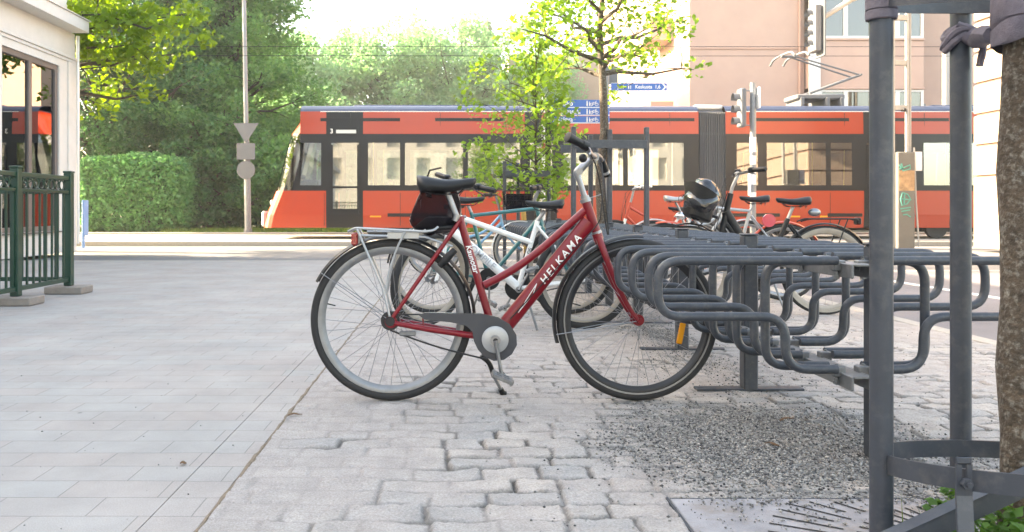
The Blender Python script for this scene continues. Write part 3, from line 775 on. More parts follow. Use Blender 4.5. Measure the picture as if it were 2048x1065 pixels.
cb.tube(spline([q3(1200,318,.12), q3(1208,360,.06), q3(1204,420,-.03), q3(1196,450,-.03), q3(1150,500,-.035), q3(1020,640,-.03)], 6), .0026, 6)
cb.tube(spline([q3(1205,320,.15), q3(1212,380,.05), q3(1216,430,.0), q3(1219,470,.0)], 6), .0026, 6)
cb.build('brake_cables', M['black'], bk)
MB().box(q(1178,401)[:1]+(-.012,)+q(1178,401)[2:], (q(1207,401)[0],.012,q(1207,401)[2]+.004), .001).xf(Matrix.Translation(q(1178,401)) @ Matrix.Rotation(R(-18),4,'Y') @ Matrix.Translation(-Vector(q(1178,401)))).build('lamp_bracket', M['alu'], bk)
# seat post, saddle
MB().tube([q(915,440), q(894,386)], .0135, 14).build('seat_post', M['alu'], bk)
MB().tube([q(912,446), q(917,433)], .021, 16).tube([q(905,441), q(932,436)], .006, 8).build('seat_clamp', M['alu'], bk)
saddle(q(893,362)[0], q(893,362)[2], .252, bk, M['black'], .082, .062)
# luggage rack
lr = MB()
for y in (-.058, .058):
    lr.tube(fillet([(q(697,466)[0],y*.4,q(697,466)[2]),(q(712,459)[0],y,q(712,459)[2]),(q(850,466)[0],y,q(850,466)[2]),(q(868,464)[0],y*.9,q(868,464)[2]),(q(876,457)[0],y*.6,q(876,457)[2])], .02), .0052, 8)
    lr.tube([(q(716,461)[0],y,q(716,461)[2]),(q(768,580)[0],y*1.05,q(768,580)[2]),(q(783,640)[0],y*1.15,q(783,640)[2])], .0052, 8)
    lr.tube(spline([(q(812,465)[0],y,q(812,465)[2]),(q(795,500)[0],y,q(795,500)[2]),(q(780,545)[0],y*1.03,q(780,545)[2]),(q(772,590)[0],y*1.08,q(772,590)[2])],5), .0046, 8)
    lr.tube([(q(720,474)[0],y*.85,q(720,474)[2]),(q(850,477)[0],y*.7,q(850,477)[2]),(q(905,496)[0],y*.45,q(905,496)[2])], .0045, 8)
for px in (716,750,785,820,850): lr.tube([(q(px,462+ (px-716)*.04)[0],-.058,q(px,463)[2]),(q(px,463)[0],.058,q(px,463)[2])], .0042, 8)
lr.tube([(q(733,466)[0],0,q(733,466)[2]),(q(855,467)[0],0,q(855,467)[2])], .0042, 8)
lr.box((q(776,475)[0],-.05,q(776,480)[2]),(q(838,475)[0],-.046,q(838,468)[2]))
rk = lr.build('luggage_rack', M['silver'], bk)
MB().box((q(703,0)[0],-.035,q(0,494)[2]),(q(716,0)[0],.035,q(0,468)[2]), .006).build('rear_light', M['red_lens'], bk)
MB().box((q(716,0)[0],-.03,q(0,491)[2]),(q(721,0)[0],.03,q(0,470)[2]), .003).build('rear_light_housing', M['galv'], bk)
# mudguards
fender(0, WR, .362, 153, -8, .052, M['fender'], bk, stay=False)
fb = bk.children[-1]
ss = MB()
for y in (-1,1):
    ss.tube([(0,y*.055,WR),(math.cos(R(146))*.356,y*.026,WR+math.sin(R(146))*.356)], .002, 6)
ss.build('stay', M['alu'], fb)
fender(WB, WR, .362, 86, 196, .052, M['fender'], bk)
# chain case, chain, cranks
cc = [q(*p) for p in ((838,631),(850,626),(905,627),(960,628),(995,635),(1018,649),(1031,670),(1032,690),(1022,708),(1006,719),(986,721),(968,713),(955,699),(947,682),(944,664),(932,652),(900,645),(850,640))]
MB().prism([(p[0],p[2]) for p in cc], -.058, -.042).build('chain_case', M['casing'], bk, ang=50)
MB().lathe([(0,-.003),(.045,-.004),(.056,0),(.056,.006),(0,.006)], (bbp[0],-.064,bbp[2]), 40).build('chainring_cover', M['silver'], bk)
ch = MB(); n = 60
A = Vector(q(782,661)); B = Vector(q(972,718))
for k in range(n):
    p = A.lerp(B, (k+.5)/n); p.y = -.05; p.z -= .01*math.sin(math.pi*(k+.5)/n)
    ch.box((p.x-.0046,-.0535,p.z-.0035),(p.x+.0046,-.0465,p.z+.0035), .001)
for k in range(16):
    p = Vector(q(790,630)).lerp(Vector(q(845,630)), (k+.5)/16); ch.box((p.x-.0046,-.0535,p.z-.003),(p.x+.0046,-.0465,p.z+.003), .001)
ch.build('chain', M['bolt'], bk)
MB().disc(.040,.008,(0,-.05,WR), n=22).disc(.033,.03,(0,-.035,WR)).disc(.02,.02,(0,-.066,WR)).build('sprocket', M['bolt'], bk)
MB().box((q(800,0)[0],-.066,q(0,672)[2]),(q(833,0)[0],-.054,q(0,662)[2]), .004).build('shifter_box', M['ltblue'] if False else M['galv'], bk)
crank((bbp[0],bbp[2]), bk, -.085, R(-80), .145)
crank((bbp[0],bbp[2]), bk, .085, R(100), .145)
# kickstand (on the far side)
ks = MB().tube(spline([q3(962,712,.06), q3(978,726,.07), q3(988,752,.10)],6), .011, 10)
k = ks.build('kickstand', M['black'], bk)
MB().tube([q3(988,752,.10), q3(1003,780,.125)], .0085, 10).build('kickstand_tube', M['alu'], k)
MB().tube([q3(1001,777,.122), q3(1005,785,.13), q3(1011,786.5,.135)], [.013,.014,.012], 10).build('kickstand_foot', M['black'], k)
# spoke reflector on the front wheel
rp = q(1362,670); MB().box((rp[0]-.013,-.012,rp[2]-.045),(rp[0]+.013,-.004,rp[2]+.045), .005).xf(Matrix.Translation(rp) @ Matrix.Rotation(R(12),4,'Y') @ Matrix.Translation(-Vector(rp))).build('spoke_reflector', M['amber'], bk)
# frame lock behind the seat tube
MB().tube([(q(880,535)[0],-.05,q(880,535)[2]),(q(893,520)[0],-.058,q(893,520)[2]),(q(910,503)[0],-.05,q(910,503)[2])], [.014,.018,.013], 10).tube([(q(880,535)[0],.05,q(880,535)[2]),(q(893,520)[0],.058,q(893,520)[2]),(q(910,503)[0],.05,q(910,503)[2])], [.014,.018,.013], 10).build('frame_lock', M['black'], bk)
bk.rotation_euler = (R(-1.5), 0, 0)

# ------------------------------------------------------------------ the other bicycles
def other_bike(label, X, Y, facing, d):
    root = thing('bicycle', label, 'bicycle', (X, Y, 0), 0 if facing > 0 else math.pi, 'bicycles parked at the racks')
    W = d.get('WB',1.04); Rw = d.get('R',.345); bb = d.get('bb',(.44,.28)); st = d['seat_tube']; ht, hb = d['head']
    fm = d['frame_mat']; r = d.get('r',.015)
    sv = Vector((ht[0]-hb[0],0,ht[1]-hb[1])).normalized()
    S = None
    if d.get('steer'):
        o = Matrix.Translation((hb[0],0,hb[1])); S = o @ Matrix.Rotation(R(d['steer']), 4, sv) @ o.inverted()
    def X_(b): return b.xf(S) if S is not None else b
    f = MB(); v = lambda p, y=0: (p[0], y, p[1])
    f.tube([v(bb), v(st)], r, 12); f.tube([v(ht), v(hb)], r*1.2, 12)
    for (pts, rr, fl) in d['tubes']: f.tube(spline([v(p) for p in pts], 5) if len(pts) > 2 else [v(p) for p in pts], rr, 12, flat=fl)
    for y in (-1, 1):
        f.tube([(0,y*.06,Rw), v(d.get('stay_top',(st[0]*.98,st[1]-.04)), y*.02)], .0085, 8)
        f.tube([(0,y*.06,Rw), v(bb, y*.03)], .0105, 8)
    f.tube([v(bb,-.036), v(bb,.036)], .021, 12)
    fo = f.build('frame', fm, root)
    k = MB(); k.tube([v(hb), v((hb[0]+.012,hb[1]-.03))], .02, 10)
    for y in (-1, 1):
        k.tube(spline([(hb[0]+.01,y*.03,hb[1]-.02),((hb[0]*2+W)/3+.0,y*.045,hb[1]*.62+Rw*.38-.03),(W,y*.052,Rw)], 6), d.get('fork_r',.012), 8)
    X_(k).build('fork', d.get('fork_mat', fm), root)
    tr = d.get('tr',.02)
    wheel('wheel', root, 0, Rw, tr, d.get('rim',M['alu']), M['rubber'], M['spoke'], .026, nsp=28, wall=d.get('wall'))
    wheel('wheel', root, W, Rw, tr, d.get('rim',M['alu']), M['rubber'], M['spoke'], .026, steer=S, nsp=28, wall=d.get('wall'))
    sx, sz = d['saddle']
    MB().tube([v(st), (sx, 0, sz-.06)], .0135, 12).build('seat_post', M['alu'], root)
    saddle(sx, sz, .26, root, d.get('saddle_mat',M['black']), .08, .055)
    bx, bz = d['bar']; half = d.get('bar_half',.29); sweep = d.get('sweep',-.05); rise = d.get('rise',.0)
    s = MB().tube([v(ht), v((ht[0]+sv.x*.05,ht[1]+sv.z*.05)), v((bx,bz))], .014, 12); X_(s).build('stem', d.get('stem_mat',M['alu']), root)
    P = [(bx+sweep,-half,bz+rise),(bx+sweep*.5,-half*.55,bz+rise*.9),(bx,-.06,bz),(bx,.06,bz),(bx+sweep*.5,half*.55,bz+rise*.9),(bx+sweep,half,bz+rise)]
    ho = X_(MB().tube(spline(P, 5), .011, 10)).build('handlebar', d.get('bar_mat',M['black']), root)
    for y in (-1, 1):
        e = Vector((bx+sweep,y*half,bz+rise)); i_ = Vector((bx+sweep*.5,y*half*.55,bz+rise*.9)); dd = (e-i_).normalized()
        X_(MB().tube([e-dd*.12, e-dd*.06, e, e+dd*.012], [.0175,.019,.0185,.013], 10).box(i_-Vector((.02,.02,.02)), i_+Vector((.03,.02,.022)), .008)).build('grip', d.get('grip_mat',M['black']), ho)
        X_(MB().tube([e-dd*.13, e-dd*.11+Vector((.045,0,-.02)), e-dd*.02+Vector((.055,0,-.035))], .005, 6)).build('brake_lever', M['bolt'], ho)
    cb = MB()
    for y in (-1, 1): cb.tube(spline([(bx+sweep*.6,y*half*.5,bz+rise),(bx+.07,y*.10,bz-.04),(hb[0]+.05,y*.02,hb[1]+.03),(hb[0]+.03,0,hb[1]-.04)], 5), .0028, 5)
    X_(cb).build('brake_cables', M['black'], root)
    MB().disc(.085,.005,(bb[0],-.05,bb[1]), r0=.045).disc(.05,.004,(bb[0],-.047,bb[1])).build('chainring', M['black'], root)
    crank(bb, root, -.08, R(d.get('ca',-100)), .165); crank(bb, root, .08, R(d.get('ca',-100)+180), .165)
    cg = MB()
    for z in (-.04,.05): cg.tube([(0,-.05,Rw+z*.6),(bb[0],-.05,bb[1]+z*1.6)], .004, 5)
    cg.build('chain', M['bolt'], root)
    if d.get('fenders'):
        fender(0, Rw, Rw+.02, 172, 20, .052, d['fenders'], root); fender(W, Rw, Rw+.02, 75, 190, .052, d['fenders'], root, steer=S)
    if d.get('carrier'):
        c = MB(); zt = Rw*2+.05
        for y in (-.06,.06):
            c.tube(fillet([(-.24,y*.6,zt-.01),(-.22,y,zt),(.14,y,zt),(.2,y*.5,zt-.02)],.03), .006, 8); c.tube([(-.15,y,zt),(0,y*1.1,Rw)], .005, 6)
        for x in (-.2,-.1,0,.1): c.tube([(x,-.06,zt),(x,.06,zt)], .005, 6)
        co = c.build('luggage_rack', d['carrier'], root)
        MB().box((-.27,-.035,zt-.045),(-.235,.035,zt+.01), .008).build('rear_light', M['black'], root)
    if d.get('kick', True):
        MB().tube([(bb[0]-.05,.06,bb[1]-.03),(bb[0]-.12,.13,.01)], .008, 8).build('kickstand', M['galv'], root)
    return root, fo, X_

# white mountain bike, faces left, steering turned
white, wf, _ = other_bike('white bicycle with large pale lettering, facing left behind the red bicycle', .905, 5.55, -1, dict(
    WB=1.03, R=.335, bb=(.445,.275), seat_tube=(.31,.735), saddle=(.262,.865), head=((.895,.80),(.94,.665)), steer=42,
    tubes=[([(.345,.585),(.885,.775)],.0185,1), ([(.45,.29),(.925,.70)],.024,1.25), ([(.325,.66),(.29,.70)],.01,1)], stay_top=(.315,.70), r=.0165,
    frame_mat=M['white'], bar=(.83,.995), bar_half=.30, sweep=-.03, tr=.025, rim=M['tan_rim'], fork_mat=M['white'], ca=-60))
aa = math.atan2(.70-.29, .925-.45)
tmx = Matrix.Rotation(math.pi, 4, 'Z') @ text_M((-.70,-.0305,.502), -aa)
text_obj('lettering', 'COMPILE', .060, tmx, M['grey_letter'], wf, sx=1.05)
tmx = Matrix.Rotation(math.pi, 4, 'Z') @ text_M((-.365,-.0175,.53), -math.atan2(.735-.275, .445-.31)+math.pi if False else math.atan2(.46,.135))
text_obj('lettering', 'DS', .036, tmx, M['dark_letter'], wf)
# teal bicycle behind it, faces right
other_bike('teal bicycle with thin straight top tube, behind the white bicycle', -.13, 6.35, 1, dict(
    WB=1.05, bb=(.43,.275), seat_tube=(.295,.79), saddle=(.27,.905), head=((.80,.84),(.835,.72)), steer=-12,
    tubes=[([(.305,.765),(.805,.82)],.0145,1), ([(.44,.285),(.825,.75)],.0165,1)], frame_mat=M['teal'], bar=(.83,.985), bar_half=.27, rim=M['tan_rim'], sweep=-.04, saddle_mat=M['silver'] if False else M['black'], fenders=M['black'], ca=-90))
# light blue bicycle, far, with black front basket
lb, lbf, lx = other_bike('light blue bicycle with black wire basket, at the far end of the racks', -.20, 9.9, 1, dict(
    WB=1.05, R=.33, bb=(.44,.275), seat_tube=(.30,.62), saddle=(.25,.86), head=((.80,.80),(.835,.62)),
    tubes=[([(.36,.46),(.62,.55),(.81,.74)],.016,1), ([(.44,.285),(.825,.655)],.018,1)], frame_mat=M['ltblue'], bar=(.75,.99), bar_half=.27, sweep=-.14, rim=M['alu'], fenders=M['white'], wall=M['tan_rim'], carrier=M['black']))
def wire_basket(x, z, lx_, wy, h, parent, mt, flare=1.15):
    b = MB()
    for k in range(5):
        t = k/4; s = 1+(flare-1)*t; zz = z+h*t
        b.tube(fillet([(x-lx_/2*s,-wy/2*s,zz),(x+lx_/2*s,-wy/2*s,zz),(x+lx_/2*s,wy/2*s,zz),(x-lx_/2*s,wy/2*s,zz),(x-lx_/2*s,-wy/2*s,zz)],.03), .004 if k == 4 else .0022, 5)
    for i in range(11):
        u = -1+2*i/10
        for sg in (-1,1):
            b.tube([(x+u*lx_/2,sg*wy/2,z),(x+u*lx_/2*flare,sg*wy/2*flare,z+h)], .0018, 4)
            b.tube([(x+sg*lx_/2,u*wy/2,z),(x+sg*lx_/2*flare,u*wy/2*flare,z+h)], .0018, 4)
        b.tube([(x+u*lx_/2,-wy/2,z),(x+u*lx_/2,wy/2,z)], .0018, 4)
    return b.build('basket', mt, parent)
wb2 = wire_basket(1.02, .80, .30, .36, .24, lb, M['black'])
fb2 = MB()
for (x0_, y0_, x1_, y1_) in ((.865,-.185,.870,.185),(1.17,-.185,1.175,.185),(.87,-.19,1.17,-.185),(.87,.185,1.17,.19)): fb2.box((x0_,y0_,.80),(x1_,y1_,1.0))
fb2.box((.87,-.185,.80),(1.17,.185,.805)).box((.93,-.15,.81),(1.12,.12,.95), .03)
fb2.build('basket_mesh', M['mesh'], wb2, smooth=False)
# black city bicycle on the right, faces left
bc, bcf, bx_ = other_bike('black city bicycle with glossy front basket and black mudguards, facing left beyond the rack', 2.89, 6.3, -1, dict(
    WB=1.06, bb=(.47,.29), seat_tube=(.285,.74), saddle=(.245,.895), head=((.725,.935),(.795,.64)),
    tubes=[([(.40,.46),(.60,.52),(.775,.72)],.018,1.2), ([(.47,.30),(.765,.80)],.027,1.3)], r=.019, frame_mat=M['black'], bar=(.665,1.09), bar_half=.27, sweep=-.10, rise=.02, bar_mat=M['alu'], stem_mat=M['alu'],
    rim=M['tan_rim'], wall=M['tan_rim'], fenders=M['fender'], carrier=M['black'], tr=.021))
bsk = MB()
def shell(b, x0, x1, w0, w1, z0, z1, n=20):
    vs = []; fs = []
    lev = [(0,.8),(0.06,.95),(.5,1.0),(1.0,1.12),(1.0,1.06),(.5,.94),(.08,.88)]
    for (t, s) in lev:
        for k in range(n):
            a = 2*math.pi*k/n; ca = math.copysign(abs(math.cos(a))**.75, math.cos(a)); sa = math.copysign(abs(math.sin(a))**.75, math.sin(a))
            vs.append(((x0+x1)/2 + (x1-x0)/2*ca*s + .05*t, (w1-w0)/2*sa*s, z0+(z1-z0)*t + (.02*ca if t == 1.0 else 0)))
    for l in range(len(lev)-1):
        for k in range(n):
            k2 = (k+1) % n; fs.append((l*n+k, l*n+k2, l*n+n+k2, l*n+n+k))
    fs.append(tuple(range(n-1,-1,-1))); fs.append(tuple((len(lev)-1)*n+k for k in range(n)))
    return b.add(vs, fs)
shell(bsk, .845, 1.05, -.165, .165, .73, .96); bsk.tube([(.80,0,.80),(.90,0,.80)], .012, 8).tube([(.86,-.10,.74),(1.05,-.03,.36)], .005, 6)
bsk.xf(Matrix.Translation((.95,0,.85)) @ Matrix.Rotation(R(-21),4,'Y') @ Matrix.Translation((-.95,0,-.85))).build('basket', M['black'], bc)
bb2 = MB()
for (c_, r_) in (((.955,0,.93),.125),((.97,.03,.86),.135),((.99,-.06,.97),.07)): bb2.ball(c_, r_, 18, 12, (.92,1.15,1.0))
bb2.v = [(x+.012*math.sin(38*z+9*y), y+.010*math.sin(31*x+20*z), z+.008*math.sin(40*y+17*x)) for (x,y,z) in bb2.v]
bb2.xf(Matrix.Translation((.95,0,.85)) @ Matrix.Rotation(R(-21),4,'Y') @ Matrix.Translation((-.95,0,-.85))).build('basket_liner', M['gloss_black'], bc)
MB().ball((.08,-.0,.79), .042, sc=(1.2,.7,.75)).build('dynamo_lamp', M['alu'], bc)
# silver bicycle just beyond the black one
sb_, sbf, _ = other_bike('silver bicycle with pinkish red round reflector, facing left behind the black city bicycle', 2.98, 7.3, -1, dict(
    WB=1.05, bb=(.44,.28), seat_tube=(.30,.80), saddle=(.262,.925), head=((.80,.86),(.835,.74)),
    tubes=[([(.31,.80),(.81,.845)],.014,1), ([(.44,.285),(.83,.77)],.016,1)], frame_mat=M['silver'], bar=(.84,.96), bar_half=.22, rim=M['alu'], fenders=M['orange']))
MB().disc(.058,.02,(.155,.06,.715), n=24).build('round_reflector', M['pink_lens'], sb_)
# silver bicycle with a pale saddle, faces right
wb_, wbf, _ = other_bike('silver bicycle with pale grey saddle and chrome lamp, facing right beyond the racks', 2.30, 9.2, 1, dict(
    WB=1.04, bb=(.43,.28), seat_tube=(.30,.78), saddle=(.24,.955), head=((.72,.84),(.76,.68)),
    tubes=[([(.33,.62),(.6,.66),(.745,.78)],.015,1), ([(.44,.285),(.75,.71)],.016,1)], frame_mat=M['silver'], bar=(.66,1.02), bar_half=.27, sweep=-.14, bar_mat=M['alu'], saddle_mat=M['silver'], rim=M['alu'], fenders=M['silver']))
MB().ball((.30,-.02,.74), .055, sc=(1.3,.9,.8)).build('chrome_lamp', M['chrome'], wb_)
# orange red bicycle with white grips, far
other_bike('orange red bicycle with white grips, in front of the tram', 3.05, 10.0, -1, dict(
    WB=1.05, bb=(.45,.28), seat_tube=(.30,.72), saddle=(.25,.84), head=((.84,.90),(.90,.70)),
    tubes=[([(.33,.60),(.6,.70),(.85,.84)],.016,1), ([(.45,.29),(.89,.73)],.018,1)], frame_mat=M['orange'], bar=(.80,1.06), bar_half=.28, sweep=-.14, rise=.03, bar_mat=M['alu'], grip_mat=M['white'], rim=M['alu'], fork_mat=M['white']))

# black mesh bag hanging under the red bicycle's saddle
bag = thing('mesh_bag', 'black fine mesh bag hanging behind the saddle of the red bicycle', 'bag', (-.087, 3.54, .708))
vs = []; fs = []; n = 22; m_ = 12; rr = random.Random(5)
for i in range(m_+1):
    t = i/m_; half = (.058+.044*math.sin(min(1,t*1.35)*1.5708))*(math.sqrt(max(.12,1-((t-.72)/.30)**2)) if t > .72 else 1)*(.7 if i == 0 else 1); cx = .035 - .012*t
    for k in range(n):
        a = 2*math.pi*k/n; wob = 1 + .07*math.sin(3*a+t*5)+.05*math.sin(5*a+2+t*3)+.03*math.sin(9*a)
        vs.append((cx+half*1.05*wob*math.cos(a), half*.75*wob*math.sin(a), .225*(1-t) - .012*math.sin(2*a)*(t > .4)))
for i in range(m_):
    for k in range(n):
        k2 = (k+1) % n; fs.append((i*n+k, i*n+n+k, i*n+n+k2, i*n+k2))
fs += [tuple(range(n)), tuple(m_*n+k for k in range(n-1,-1,-1))]
MB().add(vs, fs).build('mesh_sack', M['mesh'], bag)
MB().add([((v_[0]-.03)*.85+.03, v_[1]*.85, v_[2]*.30+.005) for v_ in vs], fs).build('contents', M['black'], bag)
MB().tube([(-.02,0,.22),(.0,-.05,.27),(.05,-.08,.28)], .004, 5).build('strap', M['black'], bag)
# ================================================================== LEFT BUILDING (white shop with eave)
M['plaster'] = mat('white plaster', (.66,.635,.60), .85, var=.07, vscale=3, bump=.1, bscale=80, dirt=(.50,.47,.42), dscale=1.3, damt=.35)
M['trim'] = mat('painted trim', (.60,.59,.57), .5, var=.06)
M['frame_brown'] = mat('grey brown window frame', (.15,.125,.115), .45)
M['roomdark'] = mat('shop interior', (.10,.095,.09), .9, var=.4, vscale=2)
M['flash'] = mat('sheet metal', (.62,.62,.63), .35, .5)
M['winglass'] = glass_mat('shop glass', (.35,.37,.37), 4.2, .01)
M['blue'] = mat('pale blue panel', (.22,.36,.60), .5)
WX = -7.3; CY = 15.9
lb_ = thing('shop_building', 'white shop building with deep eave and tall shop windows on the left', 'building', (WX, CY, 0))
iv = Matrix.Translation((-WX,-CY,0))
w0, w1, wz0, wz1 = 13.28, 15.27, .42, 3.50
b = MB()
b.box((WX-.3,-9,0),(WX,w0,4.22)); b.box((WX-.3,w1,0),(WX,CY,4.22)); b.box((WX-.3,w0,0),(WX,w1,wz0)); b.box((WX-.3,w0,wz1),(WX,w1,4.22))
b.box((-22,CY-.3,0),(WX-.3,CY,4.22)); b.box((-22,-9,0),(-21.7,CY-.3,4.22)); b.box((-21.7,-9,0),(WX-.3,-8.7,4.22))
b.xf(iv).build('wall', M['plaster'], lb_, smooth=False)
MB().box((-22,-9,4.44),(WX-.12,CY-.06,6.35)).box((-22,-9,6.352),(WX-1.5,7.0,9.0)).xf(iv).build('upper_storey', M['plaster'], lb_, smooth=False)  # unseen taller block added, heights sized to shade the square
e = MB().box((-22.2,-9.2,4.22),(WX+.33,CY-.12,4.435), .004)
e.xf(iv).build('eave', M['trim'], lb_)
MB().box((-22.2,-9.2,4.437),(WX+.36,CY-.09,4.458), .003).xf(iv).build('eave_flashing', M['flash'], lb_)
MB().box((WX+.001,-9,3.70),(WX+.05,CY+.02,3.755), .006).box((WX+.001,-9,3.64),(WX+.025,CY+.01,3.698), .004).xf(iv).build('cornice', M['trim'], lb_)
build_islands(MB().box((WX+.001,CY-.32,0),(WX+.03,CY+.01,3.638), .004).box((WX+.001,w0-.6,0),(WX+.03,w0-.02,3.638), .004).xf(iv), 'pilaster', M['plaster'], lb_)
MB().tube([(WX+.035,CY+.05,.15),(WX+.035,CY+.05,4.2)], .035, 10).xf(iv).build('downpipe', M['flash'], lb_)
wn = MB(); 
for (a, c) in ((w0,w0+.09),((w0+w1)/2-.055,(w0+w1)/2+.055),(w1-.10,w1)): wn.box((WX-.10,a,wz0),(WX-.03,c,wz1), .006)
wn.box((WX-.105,w0,wz1-.10),(WX-.028,w1,wz1), .006); wn.box((WX-.105,w0,wz0),(WX-.028,w1,wz0+.09), .006); wn.box((WX-.06,w0,wz0-.03),(WX+.05,w1,wz0-.002), .004)
wo = wn.xf(iv).build('window', M['frame_brown'], lb_)
for (a, c) in ((w0+.09,(w0+w1)/2-.055),((w0+w1)/2+.055,w1-.10)):
    MB().box((WX-.075,a,wz0+.09),(WX-.068,c,wz1-.10)).xf(iv).build('pane', M['winglass'], wo, smooth=False)
MB().box((-11,w0-1.5,0.01),(-10.9,w1+.1,4.1)).box((-11,w0-1.5,.005),(WX-.31,w1+.2,.02)).box((-10.9,w0-1.6,0.01),(WX-.31,w0-1.5,4.1)).xf(iv).build('room', M['roomdark'], lb_, smooth=False)
sgn = MB().box((-.02,-.03,0),(.02,.03,.95), .004).box((.02,-.10,.25),(.05,.12,.95), .006)
tag(sgn.build('notice_board', M['blue']), 'narrow pale blue board fixed at the corner of the white shop', 'board').location = (WX+.075, CY+.20, .05)

# ---- green terrace railing
M['green'] = mat('dark green paint', (.004,.038,.021), .38, coat=.25, var=.12, vscale=20)
M['concrete'] = mat('concrete foot', (.24,.21,.185), .9, var=.2, vscale=12, bump=.3, bscale=80)
def railing(label, p0, p1, posts, ring=True):
    p0 = Vector(p0); p1 = Vector(p1); ln = (p1-p0).length; d = (p1-p0).normalized()
    rz = math.atan2(d.y, d.x); root = thing('railing', label, 'railing', p0, rz, 'green railings of the terrace')
    for x in posts: MB().box((x-.036,-.036,.075),(x+.036,.036,1.165), .004).box((x-.041,-.041,1.165),(x+.041,.041,1.185), .004).build('post', M['green'], root)
    for (z0, z1) in ((.115,.155),(.965,.995),(1.095,1.135)):
        MB().box((.03,-.021,z0),(ln-.03,.021,z1), .004).build('rail', M['green'], root)
    b = MB(); n = int(ln/.108)
    for i in range(1, n): x = ln*i/n; b.box((x-.0085,-.0085,.155),(x+.0085,.0085,.965))
    b.build('bars', M['green'], root, smooth=False)
    b = MB(); n = int(ln/.095)
    for i in range(n):
        x = ln*(i+.5)/n; b.lathe([(.040,-.006),(.047,-.006),(.047,.006),(.040,.006)], (x,0,1.045), 14)
    b.build('ring_frieze', M['green'], root)
    return root
railing('green railing panel nearest the camera, along the pavement edge', (-3.70,5.02,0), (-3.70,7.93,0), (.97,1.945,2.91))
railing('green railing panel returning from the corner post towards the shop', (-3.74,7.97,0), (-7.2,7.97,0), (1.1,2.25,3.3))
for i, (y, lab) in enumerate(((6.97,'weathered concrete foot block under the nearer green railing post'),(7.93,'weathered concrete foot block under the corner post of the green railing'))):
    o = MB().box((-.18,-.13,0),(.18,.13,.072), .008).build('foot_block', M['concrete']); o.location = (-3.70, y, .001)
    tag(o, lab, 'foot block', 'concrete foot blocks of the railing')

# ================================================================== RIGHT RUSTICATED WALL
M['cream'] = mat('cream render', (.33,.255,.20), .85, var=.06, vscale=2, dirt=(.42,.34,.29), dscale=.7, damt=.4)
M['joint'] = mat('recess', (.15,.09,.07), .9)
rb = thing('rusticated_building', 'sunlit cream building wall with deep horizontal joints at the right edge', 'building', (11.15,17.4,0))
iv = Matrix.Translation((-11.15,-17.4,0)); b = MB()
b.box((11.15,9,0),(14,17.4,1.49), .01); z = 1.535
while z < 9: b.box((11.15,9,z),(14,17.4,z+.60), .012); z += .655
b.xf(iv).build('wall', M['cream'], rb)
MB().box((11.20,9.03,.1),(13.9,17.37,8.9)).xf(iv).build('joints', M['joint'], rb, smooth=False)

# ================================================================== PINK BUILDING BEYOND THE TRAM
M['pink'] = mat('pink render', (.47,.315,.258), .9, var=.09, vscale=.9, bump=.05, bscale=30, dirt=(.44,.28,.225), dscale=.5, damt=.4)
M['pink2'] = mat('deeper pink render', (.43,.265,.21), .9, var=.05, vscale=1)
M['wh'] = mat('white window paint', (.66,.66,.65), .5)
M['houseglass'] = glass_mat('house glass', (.16,.17,.16), 2.4, .01)
M['curtain'] = mat('pale blind', (.42,.42,.38), .9, var=.15, vscale=3)
FY = 30.0; FX = 8.8
M['pipe'] = M['pink2']
pk = thing('apartment_building', 'pink rendered apartment building with white window bay beyond the tram', 'building', (FX,FY,0))
iv = Matrix.Translation((-FX,-FY,0))
b = MB(); b.box((FX,FY,0),(13.0,47,17)); b.box((17.25,FY+1.2,0),(26,47,17)); b.box((13.0,FY+.9,0),(17.25,47,17))
b.xf(iv).build('wall', M['pink'], pk, smooth=False)
MB().tube([(12.82,FY-.06,.3),(12.82,FY-.06,16)], .05, 8).xf(iv).build('downpipe', M['pink2'], pk)
for zz_ in (3.35,10.05): MB().box((FX,FY-.02,zz_),(12.98,FY-.002,zz_+.05)).xf(iv).build('string_course', M['pink2'], pk, smooth=False)
# bay
bay = MB(); bx0, bx1 = 13.05, 17.2
for (z0, z1) in ((.2,3.55),(5.25,6.95),(8.65,10.4),(12.05,13.8)): bay.box((bx0,FY-.35,z0),(bx1,FY+.9,z1), .01)
bay.box((bx0,FY-.40,6.952),(bx1+.02,FY-.3,7.03), .01); bay.box((bx0,FY-.40,5.18),(bx1+.02,FY-.3,5.248), .01)
bo = bay.xf(iv).build('bay', M['pink'], pk)
MB().box((13.0,FY-.42,.2),(13.42,FY-.36,15), .01).xf(iv).build('corner_strip', M['wh'], pk)
MB().box((FX,FY-.03,6.70),(13.0,FY-.002,6.76)).xf(iv).build('string_course', M['pink2'], pk, smooth=False)
def win(x0, x1, z0, z1, y, nmull, parent, blind=.0):
    f = MB(); f.box((x0,y,z0),(x1,y+.10,z0+.08), .006); f.box((x0,y,z1-.08),(x1,y+.10,z1), .006)
    xs = [x0+(x1-x0)*k/nmull for k in range(nmull+1)]
    for k, x in enumerate(xs):
        h = .075 if 0 < k < nmull else .09; a = max(x0, x-h); c = min(x1, x+h); f.box((a,y+.002,z0+.08),(c,y+.098,z1-.08), .006)
    o = f.xf(iv).build('window', M['wh'], parent)
    for k in range(nmull):
        MB().box((xs[k]+.075,y+.05,z0+.08),(xs[k+1]-.075,y+.056,z1-.08)).xf(iv).build('pane', M['houseglass'], o, smooth=False)
        if blind: MB().box((xs[k]+.08,y+.15,z1-.08-(z1-z0)*blind),(xs[k+1]-.08,y+.16,z1-.08)).xf(iv).build('blind', M['curtain'], o, smooth=False)
    return o
for (z0, z1) in ((3.56,5.17),(7.04,8.64),(10.41,12.04)): win(13.43, bx1, z0, z1, FY-.34, 4, bo, .85 if z0 < 4 else 0)
MB().box((17.9,FY+1.16,4.6),(18.15,FY+1.19,4.85), .005).xf(iv).build('vent_grille', M['galv'], pk)
